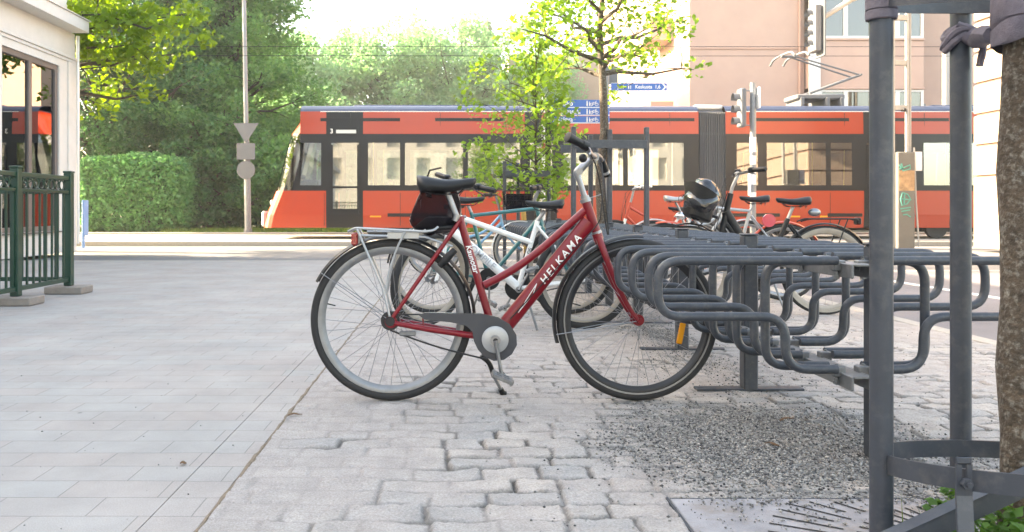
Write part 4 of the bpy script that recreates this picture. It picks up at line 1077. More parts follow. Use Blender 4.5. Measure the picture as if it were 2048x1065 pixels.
for (z0, y) in ((4.2,32.2),(7.5,32.2)):
    MB().box((FX-.9,y,z0),(FX-.002,y+2.2,z0+.9), .01).xf(iv).build('balcony', M['orange_pale'] if 'orange_pale' in M else M['pink'], pk)
for i in range(4):
    MB().box((FX-.03,36+i*2.6,3.4),(FX-.001,37.3+i*2.6,5.0)).xf(iv).build('side_window', M['houseglass'], pk, smooth=False)
o = MB().box((0,0,0),(22,12,13)).build('sunlit_house', M['cream']); o.location = (4.6, 64, 0)
tag(o, 'sunlit cream house in the distance behind the young trees', 'building')

# ---- facade across the square, behind the camera: what the glass mirrors
ob = thing('opposite_building', 'cream building across the square, mirrored in the tram windows', 'building', (0,-40,0))
b = MB(); b.box((-26,-4,0),(40,0,2.8)); 
for f_ in range(3):
    z = 2.8+f_*3.3; b.box((-26,-4,z+2.2),(40,0,z+3.3))
    for i in range(22): b.box((-26+i*3,-4,z),(-26+i*3+1.6,0,z+2.2))
b.build('wall', mat('opposite cream wall', (.62,.61,.56), .9), ob, smooth=False)
MB().box((-26,-.5,0.1),(40,-.25,12.6)).build('dark_rooms', mat('pale blinds', (.36,.37,.34), .7), ob, smooth=False)

# ================================================================== TRAM
M['tram_red'] = mat('tram red paint', (.37,.030,.005), .32, coat=.2, var=.05, vscale=2)
M['tram_dark'] = mat('tram dark band', (.012,.012,.014), .3, coat=.0, spec=.3)
M['tram_roof'] = mat('tram roof grey blue', (.035,.052,.10), .5, var=.1, vscale=2)
M['tram_glass'] = glass_mat('tram window', (.62,.70,.67), 3.5, .02)
M['tram_grey'] = mat('tram grey', (.13,.135,.145), .6, var=.1, vscale=5)
M['tram_white'] = mat('tram pale', (.62,.62,.60), .5)
M['bellow'] = mat('bellows', (.085,.088,.095), .7)
M['lamp'] = mat('lamp amber', (.8,.35,.02), .3)
T0 = 21.4; TW = 2.65
tr_ = thing('tram', 'long red tram with dark window band and grey roof running along the street', 'tram', (-5.0,T0,0))
iv = Matrix.Translation((5.0,-T0,0))
def TX(px): return (px-VX)*T0/FPX
def TZ(py): return CAMH-(py-VY)*T0/FPX
zl = [TZ(456), TZ(430), TZ(382), TZ(371), TZ(286), TZ(268), TZ(223), TZ(218), TZ(213), TZ(209), TZ(207)]
inset = [0.03, 0, 0, 0, .02, .03, .05, .09, .18, .36, .62]          # tumblehome and rounded roof
def noseX(z):                                                  # raked front, side outline
    P = [(TZ(456),TX(516)),(TZ(430),TX(522)),(TZ(382),TX(541)),(TZ(371),TX(544)),(TZ(286),TX(566)),(TZ(268),TX(572)),(TZ(240),TX(584)),(TZ(223),TX(604)),(TZ(218),TX(612)),(TZ(213),TX(624)),(TZ(209),TX(642)),(TZ(207),TX(668))]
    for i in range(len(P)-1):
        if z <= P[i+1][0]+1e-6: t = (z-P[i][0])/(P[i+1][0]-P[i][0]); return P[i][1]*(1-t)+P[i+1][1]*t
    return P[-1][1]
# near-side stations: (px, kind to the right of it)  w window, p pillar, d door leaf, n plain
ST = [(590,'n'),(600,'c'),(642,'p'),(652,'f'),(662,'d'),(718,'f'),(726,'p'),(736,'w'),(800,'p'),(810,'w'),(926,'p'),(936,'w'),(1040,'p'),(1050,'f'),(1056,'d'),(1108,'f'),(1114,'p'),(1128,'w'),(1246,'p'),(1256,'w'),(1368,'n'),(1398,'B'),(1452,'n'),(1474,'w'),(1516,'p'),(1534,'w'),(1652,'p'),(1662,'w'),(1704,'p'),(1728,'f'),(1734,'d'),(1786,'f'),(1792,'p'),(1848,'w'),(1930,'p'),(1940,'w'),(2060,'p'),(2070,'w'),(2190,'n'),(2230,'B'),(2284,'n'),(2300,'w'),(2420,'p'),(2440,'f'),(2446,'d'),(2500,'f'),(2506,'p'),(2520,'w'),(2640,'p'),(2650,'w'),(2780,'n'),(2830,'E')]
parts = {k: MB() for k in ('body_panel','window_band','roof','bellows','skirt')}
panes = []; doors = []
def P3(x, side, k):
    y = T0+inset[k] if side < 0 else T0+TW-inset[k]
    return (x, y, zl[k])
for side in (-1, 1):
    for i in range(len(ST)-1):
        x0, x1, kd = TX(ST[i][0]), TX(ST[i+1][0]), ST[i][1]
        for k in range(len(zl)-1):
            xx = [x0, x1, x1, x0]
            if i == 0:
                xx[0] = noseX(zl[k])+.55; xx[3] = noseX(zl[k+1])+.55
            else:
                lim0, lim1 = noseX(zl[k])+.55, noseX(zl[k+1])+.55
                xx[0] = max(xx[0], lim0); xx[3] = max(xx[3], lim1); xx[1] = max(xx[1], lim0); xx[2] = max(xx[2], lim1)
            if abs(xx[1]-xx[0]) < 1e-5 and abs(xx[2]-xx[3]) < 1e-5: continue
            qd = [P3(xx[0],side,k), P3(xx[1],side,k), P3(xx[2],side,k+1), P3(xx[3],side,k+1)]
            f = (0,1,2,3) if side < 0 else (3,2,1,0)
            if kd == 'B': dst = 'bellows' if k < 6 else 'bellows'
            elif k >= 6: dst = 'roof'
            elif kd in 'fd': dst = 'window_band'
            elif k in (2,3,4): dst = 'window_band'
            elif k == 0: dst = 'skirt'
            else: dst = 'body_panel'
            if kd == 'B':
                qd = [(p[0], p[1]+.10*(-side), p[2]-(.08 if k >= 6 else 0)) for p in qd]
            if kd in 'wc' and k == 3: panes.append((side, qd, f)); continue
            if kd == 'd' and k in (1,2,3): doors.append((side, qd, f)); continue
            parts[dst].add(qd, [f])
# roof top and nose
for i in range(len(ST)-1):
    x0, x1 = TX(ST[i][0]), TX(ST[i+1][0])
    if i == 0: x0 = noseX(zl[-1])+.55
    zz = zl[-1] - (.08 if ST[i][1] == 'B' else 0)
    parts['roof' if ST[i][1] != 'B' else 'bellows'].add([(x0,T0+inset[-1],zz),(x1,T0+inset[-1],zz),(x1,T0+TW-inset[-1],zz),(x0,T0+TW-inset[-1],zz)], [(0,1,2,3)])
nose = {'body_panel': parts['body_panel'], 'windscreen': MB(), 'nose_mask': MB(), 'roof': parts['roof']}
NA = 14
def nosept(j, k):
    t = math.pi*j/NA; hw = TW/2-inset[k]; z = zl[k]; e = .62
    c = math.copysign(abs(math.cos(t))**e, math.cos(t)); s = abs(math.sin(t))**e
    return (noseX(z)+.55-.55*s, T0+TW/2-hw*c, z)
for k in range(len(zl)-1):
    for j in range(NA):
        qd = [nosept(j+1,k), nosept(j,k), nosept(j,k+1), nosept(j+1,k+1)]
        if k >= 7: dst = parts['roof']
        elif k in (2,3,4) : dst = nose['windscreen']
        elif k == 0: dst = parts['skirt']
        else: dst = parts['body_panel']
        dst.add(qd, [(0,1,2,3)])
top = [nosept(j, len(zl)-1) for j in range(NA+1)]; parts['roof'].add(top, [tuple(range(NA,-1,-1))])
parts['body_panel'].box((TX(2829),T0+.06,zl[0]),(TX(2830),T0+TW-.06,zl[6]))
MT = dict(body_panel='tram_red', window_band='tram_dark', roof='tram_roof', bellows='bellow', skirt='tram_red')
objs = {k: build_islands(v.xf(iv), {'bellows':'bellows_skin','roof':'roof_section'}.get(k,k), M[MT[k]], tr_, ang=35) for k, v in parts.items()}
nose['windscreen'].xf(iv).build('windscreen', M['tram_glass'], tr_, ang=60)
for (side, qd, f) in panes: MB().add(qd, [f]).xf(iv).build('window', M['tram_glass'], tr_, smooth=False)
# door glass, grouped per leaf
for i in range(0, len(doors), 3):
    b = MB(); 
    for (side, qd, f) in doors[i:i+3]: b.add(qd, [f])
    o = b.xf(iv).build('door', M['tram_glass'], tr_, smooth=False)
    s = doors[i][0]; qx0, qx1 = doors[i][1][0][0], doors[i][1][1][0]; yy = T0-.012 if s < 0 else T0+TW
    fb_ = MB()
    fb_.box((qx0,yy,TZ(430)),(qx1,yy+.012,TZ(418))); fb_.box((qx0,yy,TZ(377)),(qx1,yy+.012,TZ(373)))
    fb_.box((qx0,yy,TZ(420)),(qx0+.05,yy+.012,TZ(290))); fb_.box((qx1-.05,yy,TZ(420)),(qx1,yy+.012,TZ(290)))
    fb_.xf(iv).build('door_frame', M['tram_dark'], o, smooth=False)
# trims standing slightly proud of the side
def strip(nm, px0, px1, py0, py1, mt, pr=.012, dy=0):
    return MB().box((TX(px0),T0-pr+dy,TZ(py1)),(TX(px1),T0+.06+dy,TZ(py0)), .003).xf(iv).build(nm, M[mt], tr_)
strip('roof_line', 640, 1396, 222.5, 224, 'tram_white', .002, .05); strip('roof_line', 1454, 2188, 222.5, 224, 'tram_white', .002, .05)
for (a, c) in ((640,800),(870,1010),(1090,1390),(1500,1700),(1760,1900)): strip('gutter_vent', a, c, 236, 243, 'tram_dark', .004, .045)
ds = strip('destination_display', 652, 716, 254, 272, 'tram_dark', .01, .035)
text_obj('lettering', '3', .17, iv @ text_M((TX(663), T0+.018, TZ(263)), 0), M['letter'], ds)
MB().box((TX(672),T0+.015,TZ(267)),(TX(712),T0+.02,TZ(260))).xf(iv).build('display_text_bar', M['tram_white'], ds)
for (a, c) in ((740,762),(1576,1600),(1640,1655)): strip('side_lamp', a, c, 432, 435, 'lamp', .012)
for (a, c) in ((775,925),(1460,1560),(1655,1725),(1800,1830)): strip('bogie_slot', a, c, 427, 434, 'tram_dark', .004)
for px in (648,800,930,1046,1250,1460,1660,1796,1900): strip('panel_seam', px, px+1.2, 386, 452, 'tram_dark', .002)
for px in (700,880,1010,1180,1340,1500,1690,1850): strip('panel_seam', px, px+1.0, 226, 268, 'tram_dark', .003, .04)
# front lamps and bumper (pale lower nose)
bm = MB()
for k in range(NA): 
    pass
MB().box((noseX(zl[0])-.02,T0+.45,zl[0]+.02),(noseX(zl[0])+.10,T0+TW-.45,zl[1]+.1), .05).xf(iv).build('bumper', M['tram_white'], tr_)
for y in (T0+.5, T0+TW-.5): MB().ball((noseX(1.0)+.06,y,1.0), .11, sc=(.5,1,.7)).xf(iv).build('headlight', M['tram_white'], tr_)
# interior
it = MB().box((TX(600),T0+.10,.42),(TX(2820),T0+TW-.10,.47)).box((TX(640),T0+.12,2.78),(TX(2820),T0+TW-.12,2.84))
it.box((TX(644),T0+.10,.48),(TX(650),T0+TW-.12,2.7))
it.xf(iv).build('interior_lining', M['tram_grey'], tr_, smooth=False)
rr = random.Random(4); st_ = MB()
for x in [TX(px) for px in range(760, 2760, 62)]:
    if any(abs(x-TX(c)) < .9 for c in (690,1082,1425,1760,2257,2473)): continue
    st_.box((x,T0+1.55,.5),(x+.42,T0+2.45,.95), .05).box((x,T0+1.55,.95),(x+.10,T0+2.45,1.55), .04)
build_islands(st_.xf(iv), 'seat', mat('seat cloth', (.12,.13,.15), .9), tr_)
pl_ = MB()
for px in (740,930,1120,1252,1480,1655,1850,1935): pl_.tube([(TX(px),T0+.9,.47),(TX(px),T0+.9,2.78)], .018, 8)
build_islands(pl_.xf(iv), 'grab_pole', mat('yellow green pole', (.50,.55,.05), .4), tr_)
MB().box((TX(575),T0+.5,.9),(TX(630),T0+TW-.4,1.62), .06).xf(iv).build('driver_desk', M['tram_dark'], tr_)
# bogies
for px in (820, 1560, 1960, 2560):
    bg_ = MB()
    for dx in (-.9, .9):
        for y in (T0+.45, T0+TW-.45): bg_.disc(.29,.12,(TX(px)+dx,y,.335),'y',24)
    bg_.box((TX(px)-1.3,T0+.6,.22),(TX(px)+1.3,T0+TW-.6,.4), .03)
    bg_.xf(iv).build('bogie', M['bolt'], tr_)
# bellows ribs
rbm = MB()
for (a, c) in ((1398,1452),(2230,2284)):
    n = 12
    for i in range(n+1):
        x = TX(a)+(TX(c)-TX(a))*i/n; rbm.box((x-.012,T0+.06,zl[0]+.05),(x+.012,T0+.16,zl[6]-.02), .005)
build_islands(rbm.xf(iv), 'bellows_rib', M['bellow'], tr_)
# pantograph and roof equipment
pg = thing('pantograph', 'grey folding pantograph on the tram roof touching the wire', 'pantograph') if False else None
yc = T0+TW/2
def pz(py): return CAMH-(py-VY)*yc/FPX
def pxx(px): return (px-VX)*yc/FPX
pn = MB()
for y in (yc-.28, yc+.28):
    pn.tube([(pxx(1610),y,pz(190)),(pxx(1712),y*.8+yc*.2,pz(153))], .035, 8)
    pn.tube([(pxx(1712),y*.8+yc*.2,pz(153)),(pxx(1585),y*.4+yc*.6,pz(114))], .024, 8)
pn.tube([(pxx(1712),yc-.3,pz(153)),(pxx(1712),yc+.3,pz(153))], .03, 8); pn.tube([(pxx(1625),yc,pz(184)),(pxx(1700),yc,pz(156))], .02, 6)
for dx in (-.22, .16): pn.tube(spline([(pxx(1580)+dx,yc-.85,pz(122)),(pxx(1580)+dx,yc-.5,pz(112)),(pxx(1580)+dx,yc+.5,pz(112)),(pxx(1580)+dx,yc+.85,pz(122))],5), .03, 8)
pn.box((pxx(1580)-.25,yc-.05,pz(116)),(pxx(1580)+.2,yc+.05,pz(112)), .01)
pn.box((pxx(1580),yc-.45,pz(203)),(pxx(1675),yc+.45,pz(193)), .03)
for px in (1590, 1640, 1668): pn.box((pxx(px)-.05,yc-.5,3.55),(pxx(px)+.05,yc+.5,pz(200)), .01)
pn.xf(iv).build('pantograph', M['tram_grey'], tr_)
build_islands(MB().box((TX(700),T0+.8,3.6),(TX(1000),T0+2.0,3.66), .02).box((TX(1900),T0+.8,3.6),(TX(2100),T0+2.0,3.66), .02).xf(iv), 'roof_box', M['tram_roof'], tr_)
MB().box((TX(1396),T0+.3,3.47),(TX(1454),T0+TW-.3,3.60), .03).xf(iv).build('joint_cover', M['tram_white'], tr_)
# ================================================================== WIRES, POLES, SIGNS
wr_m = M['bolt']
for (z, y, lab) in ((5.10,22.72,'lower overhead contact wire above the tram'),(5.36,22.72,'upper overhead catenary wire above the tram')):
    tag(MB().tube([(-60,y,z+.12),(-20,y,z),(20,y,z-.02),(60,y,z+.1)], .008, 6).build('overhead_wire', wr_m), lab, 'wire', 'overhead wires of the tram line')
M['polegrey'] = mat('galvanised pole', (.21,.22,.235), .5, .3, var=.15, vscale=10)
M['signback'] = mat('aluminium sign back', (.13,.14,.155), .55, .2, var=.08)
M['signblue'] = mat('sign blue', (.020,.115,.40), .4, coat=.2)
M['signwhite'] = mat('sign white', (.72,.74,.76), .4)
M['signorange'] = mat('sign orange', (.62,.16,.03), .4)
# pole with three sign backs
p = at(496, 471, 26); pole = thing('street_pole', 'tall tapering grey pole carrying three road signs beside the tram', 'pole', (p.x,p.y,.0))
MB().tube([(0,0,.05),(-.03,0,2.4),(-.06,0,3.6),(-.16,0,9.5)], [.105,.10,.075,.06], 14).build('shaft', M['polegrey'], pole)
MB().box((-.2,-.2,.05),(.2,.2,.10), .01).tube([(0,0,.10),(0,0,.2)], .13, 14).build('base', M['polegrey'], pole)
def rs(lbl, mk, z):
    o = mk.build('road_sign', M['signback']); o.location = (p.x-.03, p.y-.13, z); tag(o, lbl, 'road sign', 'sign backs on the grey pole')
    MB().box((-.12,-.012,-.03),(.12,.05,.0)).build('clamp', M['galv'], o); return o
s = 26/FPX
tri = MB().prism([(-.40,.29),(.40,.29),(.02,-.33),(-.02,-.33)], -.02, -.005)
rs('triangular road sign seen from behind, topmost on the grey pole', tri, CAMH+(420-266)*s)
rs('square road sign seen from behind, in the middle of the grey pole', MB().box((-.29,-.02,-.26),(.29,-.005,.26), .01), CAMH+(420-304)*s)
rs('round road sign seen from behind, lowest on the grey pole', MB().disc(.29,.015,(0,-.012,0),n=36), CAMH+(420-341)*s)
# direction signs
Y = 14.2; s = Y/FPX
def X_(px): return (px-VX)*s
def Z_(py): return CAMH-(py-VY)*s
gp_ = tag(MB().tube([(0,0,0),(0,0,Z_(150))], .037, 14).build('sign_post', M['polegrey']), 'pale grey post holding the right ends of the blue direction signs', 'post', 'posts of the direction signs'); gp_.location = (X_(1214), Y, -.005)
gp2 = tag(MB().tube([(0,0,0),(0,0,Z_(196))], .032, 14).build('sign_post', M['polegrey']), 'darker grey post holding the left ends of the blue direction signs', 'post', 'posts of the direction signs'); gp2.location = (X_(1094), Y, -.005)
def pict(parent, x, z, h, kind):
    b = MB()
    if kind == 'walk':
        for dx, k in ((0,1.0),(h*.42,.7)):
            b.disc(h*.10*k,.004,(x+dx,-.03,z+h*.38*k),n=10); b.prism([(x+dx-h*.11*k,z+h*.24*k),(x+dx+h*.11*k,z+h*.24*k),(x+dx+h*.10*k,z-h*.45),(x+dx+h*.02,z-h*.45),(x+dx,z-h*.1),(x+dx-h*.02,z-h*.45),(x+dx-h*.10*k,z-h*.45)], -.032, -.028)
    else:
        for dx in (-h*.45, h*.45): b.disc(h*.27,.004,(x+dx,-.03,z-h*.15),n=18,r0=h*.20)
        for (a, c) in (((-.45,-.15),(-.18,.2)),((-.18,.2),(.3,.2)),((.3,.2),(0,-.15)),((0,-.15),(-.18,.2)),((.45,-.15),(.25,.38)),((.25,.38),(.4,.42)),((-.45,-.15),(0,-.15))):
            b.tube([(x+a[0]*h,-.03,z+a[1]*h),(x+c[0]*h,-.03,z+c[1]*h)], h*.03, 4)
    b.build('pictogram', M['letter'], parent, smooth=False)
rows = [(201,216,'Teisko','','reads Teisko, top of the stack of three'),(217.5,231.5,'Kangasala','17','reads Kangasala, middle of the stack of three'),(233.5,247,'Kaleva','0,6','reads Kaleva, bottom of the stack of three')]
for i, (y0, y1, tx, num, lb_s) in enumerate(rows):
    x0, x1 = X_(1093), X_(1218); z0, z1 = Z_(y1), Z_(y0); cz = (z0+z1)/2; h = z1-z0; cx = (x0+x1)/2; hx = (x1-x0)/2
    o = MB().box((-hx,-.022,-h/2),(hx,-.004,h/2), .003).build('direction_sign', M['signblue']); o.location = (cx, Y-.035, cz)
    tag(o, 'blue direction sign that '+lb_s, 'direction sign', 'blue direction signs')
    bb_ = MB()
    bb_.box((-hx,-.026,-h/2-.006),(hx,-.003,-h/2+.006)); bb_.build('rim', M['signwhite'], o)
    text_obj('lettering', tx, .115, text_M((X_(1126+ (len(tx)-6)*2.6+14)-cx-.10, -.0235, 0), 0), M['letter'], o, sx=.92)
    if num: text_obj('lettering', num, .105, text_M((X_(1103)-cx, -.0235, 0), 0), M['letter'], o, sx=.9)
    if i < 2: MB().disc(.048,.005,(X_(1116)-cx,-.024,0)).build('route_dot', M['signorange'], o)
    pict(o, X_(1173)-cx, 0, .10, 'walk'); pict(o, X_(1187)-cx, 0, .10, 'bike')
x0, x1, z0, z1 = X_(1221), X_(1333), Z_(183), Z_(167); cz = (z0+z1)/2; h = (z1-z0)/2
o = MB().prism([(0,-h),(x1-x0-.07,-h),(x1-x0,-h*.95),(x1-x0,h*.95),(x1-x0-.07,h),(0,h)], -.022, -.004).build('direction_sign', M['signblue'], smooth=False); o.location = (x0, Y-.02, cz)
tag(o, 'blue direction sign that reads Keskusta, alone above and to the right of the others', 'direction sign', 'blue direction signs')
MB().box((0,-.025,-h-.004),(x1-x0,-.003,-h+.008)).box((.115,-.025,-h),(.125,-.021,h)).box((0,-.025,h-.006),(x1-x0,-.003,h)).build('rim', M['signwhite'], o)
ch_ = MB(); xe = x1-x0
ch_.prism([(xe-.10,h*.95),(xe-.07,h*.95),(xe-.01,0),(xe-.07,-h*.95),(xe-.10,-h*.95),(xe-.045,0)], -.0255, -.0225); ch_.build('chevron', M['letter'], o, smooth=False)
text_obj('lettering', 'Keskusta', .088, text_M((X_(1286)-x0, -.0235, 0), 0), M['letter'], o, sx=.92)
text_obj('lettering', '1,6', .09, text_M((X_(1314)-x0, -.0235, 0), 0), M['letter'], o, sx=.9)
pict(o, X_(1243)-x0, 0, .075, 'bike'); pict(o, X_(1256)-x0, 0, .085, 'walk')
# small plate bracket and sign back above the Keskusta sign
o = MB().box((-.13,-.01,-.16),(.13,.01,.16), .012).build('road_sign', M['signback']); o.location = (X_(1222), Y+.05, Z_(150)); tag(o, 'small grey sign plate at the top of the post behind the young tree', 'road sign')
# dark narrow sign seen edge on, red and white marker pole
o = thing('edge_on_sign', 'narrow black sign board seen edge on, beside the red and white marker pole', 'sign', (X_(1084), Y-.6, 0))
MB().box((-.045,-.25,Z_(345)),(.045,.25,Z_(222)), .01).build('board', M['black'], o); MB().tube([(.02,0,0),(.02,0,Z_(215))], .022, 10).build('post', M['black'], o)
o = thing('marker_pole', 'white marker pole with red bands standing by the third young tree', 'marker pole', (X_(1075), Y-.9, 0))
MB().tube([(0,0,0),(0,0,Z_(205))], .028, 12).build('shaft', M['signwhite'], o)
b = MB()
for z in (1.25,1.75,2.25): b.tube([(0,0,z),(0,0,z+.14)], .0295, 12)
build_islands(b, 'red_band', mat('faded red band', (.45,.10,.08), .5), o)
# traffic light seen from the side
Y = 16.0; s = Y/FPX
tl = thing('traffic_light', 'grey traffic light pole seen from the side with stickers on the shaft', 'traffic light', (X_(1507), Y, 0) if False else ((1506-VX)*s, Y, -.06))
def zz(py): return CAMH-(py-VY)*s+.06
MB().tube([(0,0,0),(0,0,zz(166))], .058, 16).build('shaft', M['polegrey'], tl)
hd = MB().box((-.28,-.13,zz(255)),(-.17,.13,zz(178)), .02).build('signal_head', M['signback'], tl)
for k in range(3):
    z = zz(243-24*k); v = MB(); vs = []; fs = []
    n = 10
    for i in range(n+1):
        a = R(-20+220*i/n); 
        for (x, r) in ((-.28,.10),(-.40,.10)): vs.append((x, r*math.cos(a), z+r*math.sin(a)-.02))
    for i in range(n): fs.append((2*i,2*i+1,2*i+3,2*i+2))
    v.add(vs, fs).build('visor', M['tram_grey'], hd)
MB().tube([(-.2,0,zz(182)),(0,0,zz(182))], .012, 8).tube([(-.2,0,zz(251)),(0,0,zz(251))], .012, 8).build('bracket', M['polegrey'], tl)
MB().box((.07,-.14,zz(218)),(.10,.14,zz(176)), .01).build('backing_board', M['signwhite'], tl)
b = MB()
for (a, c) in ((275,305),(312,330),(342,370),(385,396)): b.tube([(0,0,zz(c)),(0,0,zz(a))], .0595, 16)
build_islands(b, 'sticker', M['signwhite'], tl)
MB().box((-.085,-.05,zz(392)),(-.05,.05,zz(343)), .01).build('push_button_box', M['signwhite'], tl)

# gantry column with cabinet and high signal
Y = 18.4; s = Y/FPX; gx = (1804-VX)*s
def xg(px): return (px-VX)*s-gx
def zg(py): return CAMH-(py-VY)*s
gn = thing('signal_gantry', 'pale two-legged gantry with a grey cabinet covered in turquoise graffiti', 'gantry', (gx, Y, -.07))
M['pale'] = mat('pale gantry paint', (.34,.33,.31), .55, var=.08)
MB().box((xg(1782),-.05,0),(xg(1788),.05,zg(-60)), .01).build('leg', M['pale'], gn); MB().box((xg(1812),-.05,zg(300)),(xg(1817),.05,zg(-60)), .01).box((xg(1818),-.04,zg(300)),(xg(1821),.06,zg(-60)), .005).build('leg', M['pale'], gn)
b = MB()
for py in (30,120,210): b.box((xg(1788),-.045,zg(py+5)),(xg(1812),.045,zg(py-5)), .008)
build_islands(b, 'rung', M['pale'], gn)
MB().ball((xg(1804),-.10,zg(215)), .045).tube([(xg(1804),0,zg(215)),(xg(1804),-.10,zg(215))], .03, 10).build('camera_eye', M['black'], gn)
cbn = MB().box((xg(1788),-.16,0),(xg(1822),.16,zg(299)), .015).build('cabinet', mat('cabinet grey', (.115,.115,.108), .6, var=.1, vscale=6), gn)
M['spray'] = mat('turquoise spray', (.06,.30,.25), .6); gf = MB(); yb = -.164
def G_(pts, r=.016): gf.tube([(xg(x), yb, zg(y)) for (x, y) in pts], r, 5)
G_([(1791,333),(1800,330),(1812,325),(1812,333),(1800,336),(1790,325)]); G_([(1795,322),(1798,338)])

gf.build('graffiti', M['spray'], cbn); gf = MB(); G_([(1797,380),(1807,383),(1813,393),(1806,402),(1796,405),(1793,393),(1797,380)]); G_([(1792,392),(1814,394)]); G_([(1801,380),(1800,404)]); G_([(1793,412),(1813,409)]); G_([(1795,417),(1812,414)]); G_([(1798,424),(1806,423),(1813,428)])
gf.build('graffiti', M['spray'], cbn)
MB().box((xg(1790),-.166,zg(376)),(xg(1821),-.162,zg(336)), .001).build('poster', mat('pale orange poster', (.34,.22,.12), .7, var=.45, vscale=9), cbn)
MB().box((xg(1826),-.05,zg(336)),(xg(1842),-.02,zg(298)), .004).build('white_plate', M['signwhite'], gn)
MB().tube([(xg(1823),-.1,zg(290)),(xg(1827),-.1,zg(400)),(xg(1832),-.12,.05)], .02, 8).build('conduit', M['pale'], gn)
MB().tube([(xg(1812),0,zg(-55)),(xg(1700),-.05,zg(-5)),(xg(1632),-.1,zg(38))], .06, 8).build('arm', M['pale'], gn)
hd = MB().box((xg(1620),-.25,zg(100)),(xg(1634),.12,zg(8)), .02).build('signal_head', M['signback'], gn)
MB().box((xg(1636),-.3,zg(110)),(xg(1640),.2,zg(-5)), .01).build('backing_board', M['signback'], gn)
for k in range(4):
    z = zg(84-20*k); v = MB(); vs = []; fs = []; n = 10
    for i in range(n+1):
        a = R(-20+220*i/n)
        for (x, r) in ((xg(1620),.10),(xg(1610),.10)): vs.append((x, -.06+r*math.cos(a), z+r*math.sin(a)))
    for i in range(n): fs.append((2*i,2*i+1,2*i+3,2*i+2))
    v.add(vs, fs).build('visor', M['tram_grey'], hd)
# second gantry further right
Y = 26.5; s = Y/FPX; gx = (1895-VX)*s
gn2 = thing('signal_gantry', 'pale square-topped gantry half hidden behind the near guard post', 'gantry', (gx, Y, 0))
b = MB().box((xg(1887),-.1,0),(xg(1896),.1,zg(97)), .02).box((xg(1905),-.1,0),(xg(1910),.1,zg(100)), .02)
build_islands(b, 'leg', M['pale'], gn2); MB().box((xg(1896),-.1,zg(120)),(xg(1918),.1,zg(103)), .02).build('beam', M['pale'], gn2); MB().box((xg(1896),-.1,zg(185)),(xg(1918),.1,zg(180)), .02).build('beam', M['pale'], gn2)

# timber and steel guards of the background young trees
def square_guard(label, X, Y, w_, h, mt, posts=4):
    o = thing('tree_guard', label, 'tree guard', (X, Y, 0), R(4))
    for (a, c) in ((-1,-1),(1,-1),(-.14,1),(.16,-.2))[:posts]:
        MB().box((a*w_-.025,c*w_*.8-.025,0),(a*w_+.025,c*w_*.8+.025,h+(.03 if c < 0 else 0)), .006).build('post', mt, o)
    build_islands(MB().box((-w_,-.8*w_-.045,h-.20),(w_,-.8*w_-.032,h-.11), .004).box((-w_,.8*w_+.032,h-.20),(w_*.2,.8*w_+.045,h-.11), .004), 'cross_bar', mt, o)
    MB().tube([(w_*.2,-.2*w_,h-.15),(w_*.1,0,h-.16),(.03,.06,h-.15),(-.04,.05,h-.17)], .035, 8).build('tie', M['cloth'], o)
    return o
M['cloth'] = mat('grey felt', (.16,.14,.165), .95, var=.25, vscale=60, bump=.5, bscale=350)
square_guard('grey post guard round the second street tree, in front of the tram', 1.68, 9.0, .395, 1.66, M['guard'])
square_guard('grey post guard round the third young tree, left of the marker pole', 1.12, 12.4, .33, 1.50, M['guard'], 3)
o = MB().tube([(0,0,0),(-.07,0,.98)], .035, 8).build('stake', mat('yellow timber', (.40,.24,.06), .8)); o.location = (1.08, 11.4, 0); tag(o, 'yellowish timber stake leaning near the third young tree', 'stake')

# ================================================================== TREES
M['bark'] = mat('grey brown bark', (.080,.058,.040), .95, var=.5, vscale=30, bump=1.0, bscale=75, dirt=(.30,.28,.24), dscale=62, damt=.95)
M['bark2'] = mat('bark', (.050,.040,.030), .95, var=.3, vscale=12, bump=.6, bscale=40)
M['leaf_yg'] = leaf_mat('young lime leaves', (.115,.215,.040), (.20,.30,.055), .5)
M['leaf_maple'] = leaf_mat('maple leaves', (.09,.16,.012), (.17,.25,.025), .5)
M['leaf_dark'] = leaf_mat('dark green leaves', (.042,.122,.055), (.10,.215,.08), .45, (1.35,1.6,.95))
M['leaf_mid'] = leaf_mat('mid green leaves', (.080,.190,.075), (.15,.29,.105), .5, (1.35,1.6,.95))
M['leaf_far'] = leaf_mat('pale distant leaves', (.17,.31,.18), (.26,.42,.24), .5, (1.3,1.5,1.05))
M['needle'] = leaf_mat('conifer needles', (.08,.15,.10), (.15,.23,.14), .3)
M['leaf_hedge'] = leaf_mat('hedge leaves', (.085,.235,.095), (.19,.39,.15), .42, (1.35,1.6,.95))
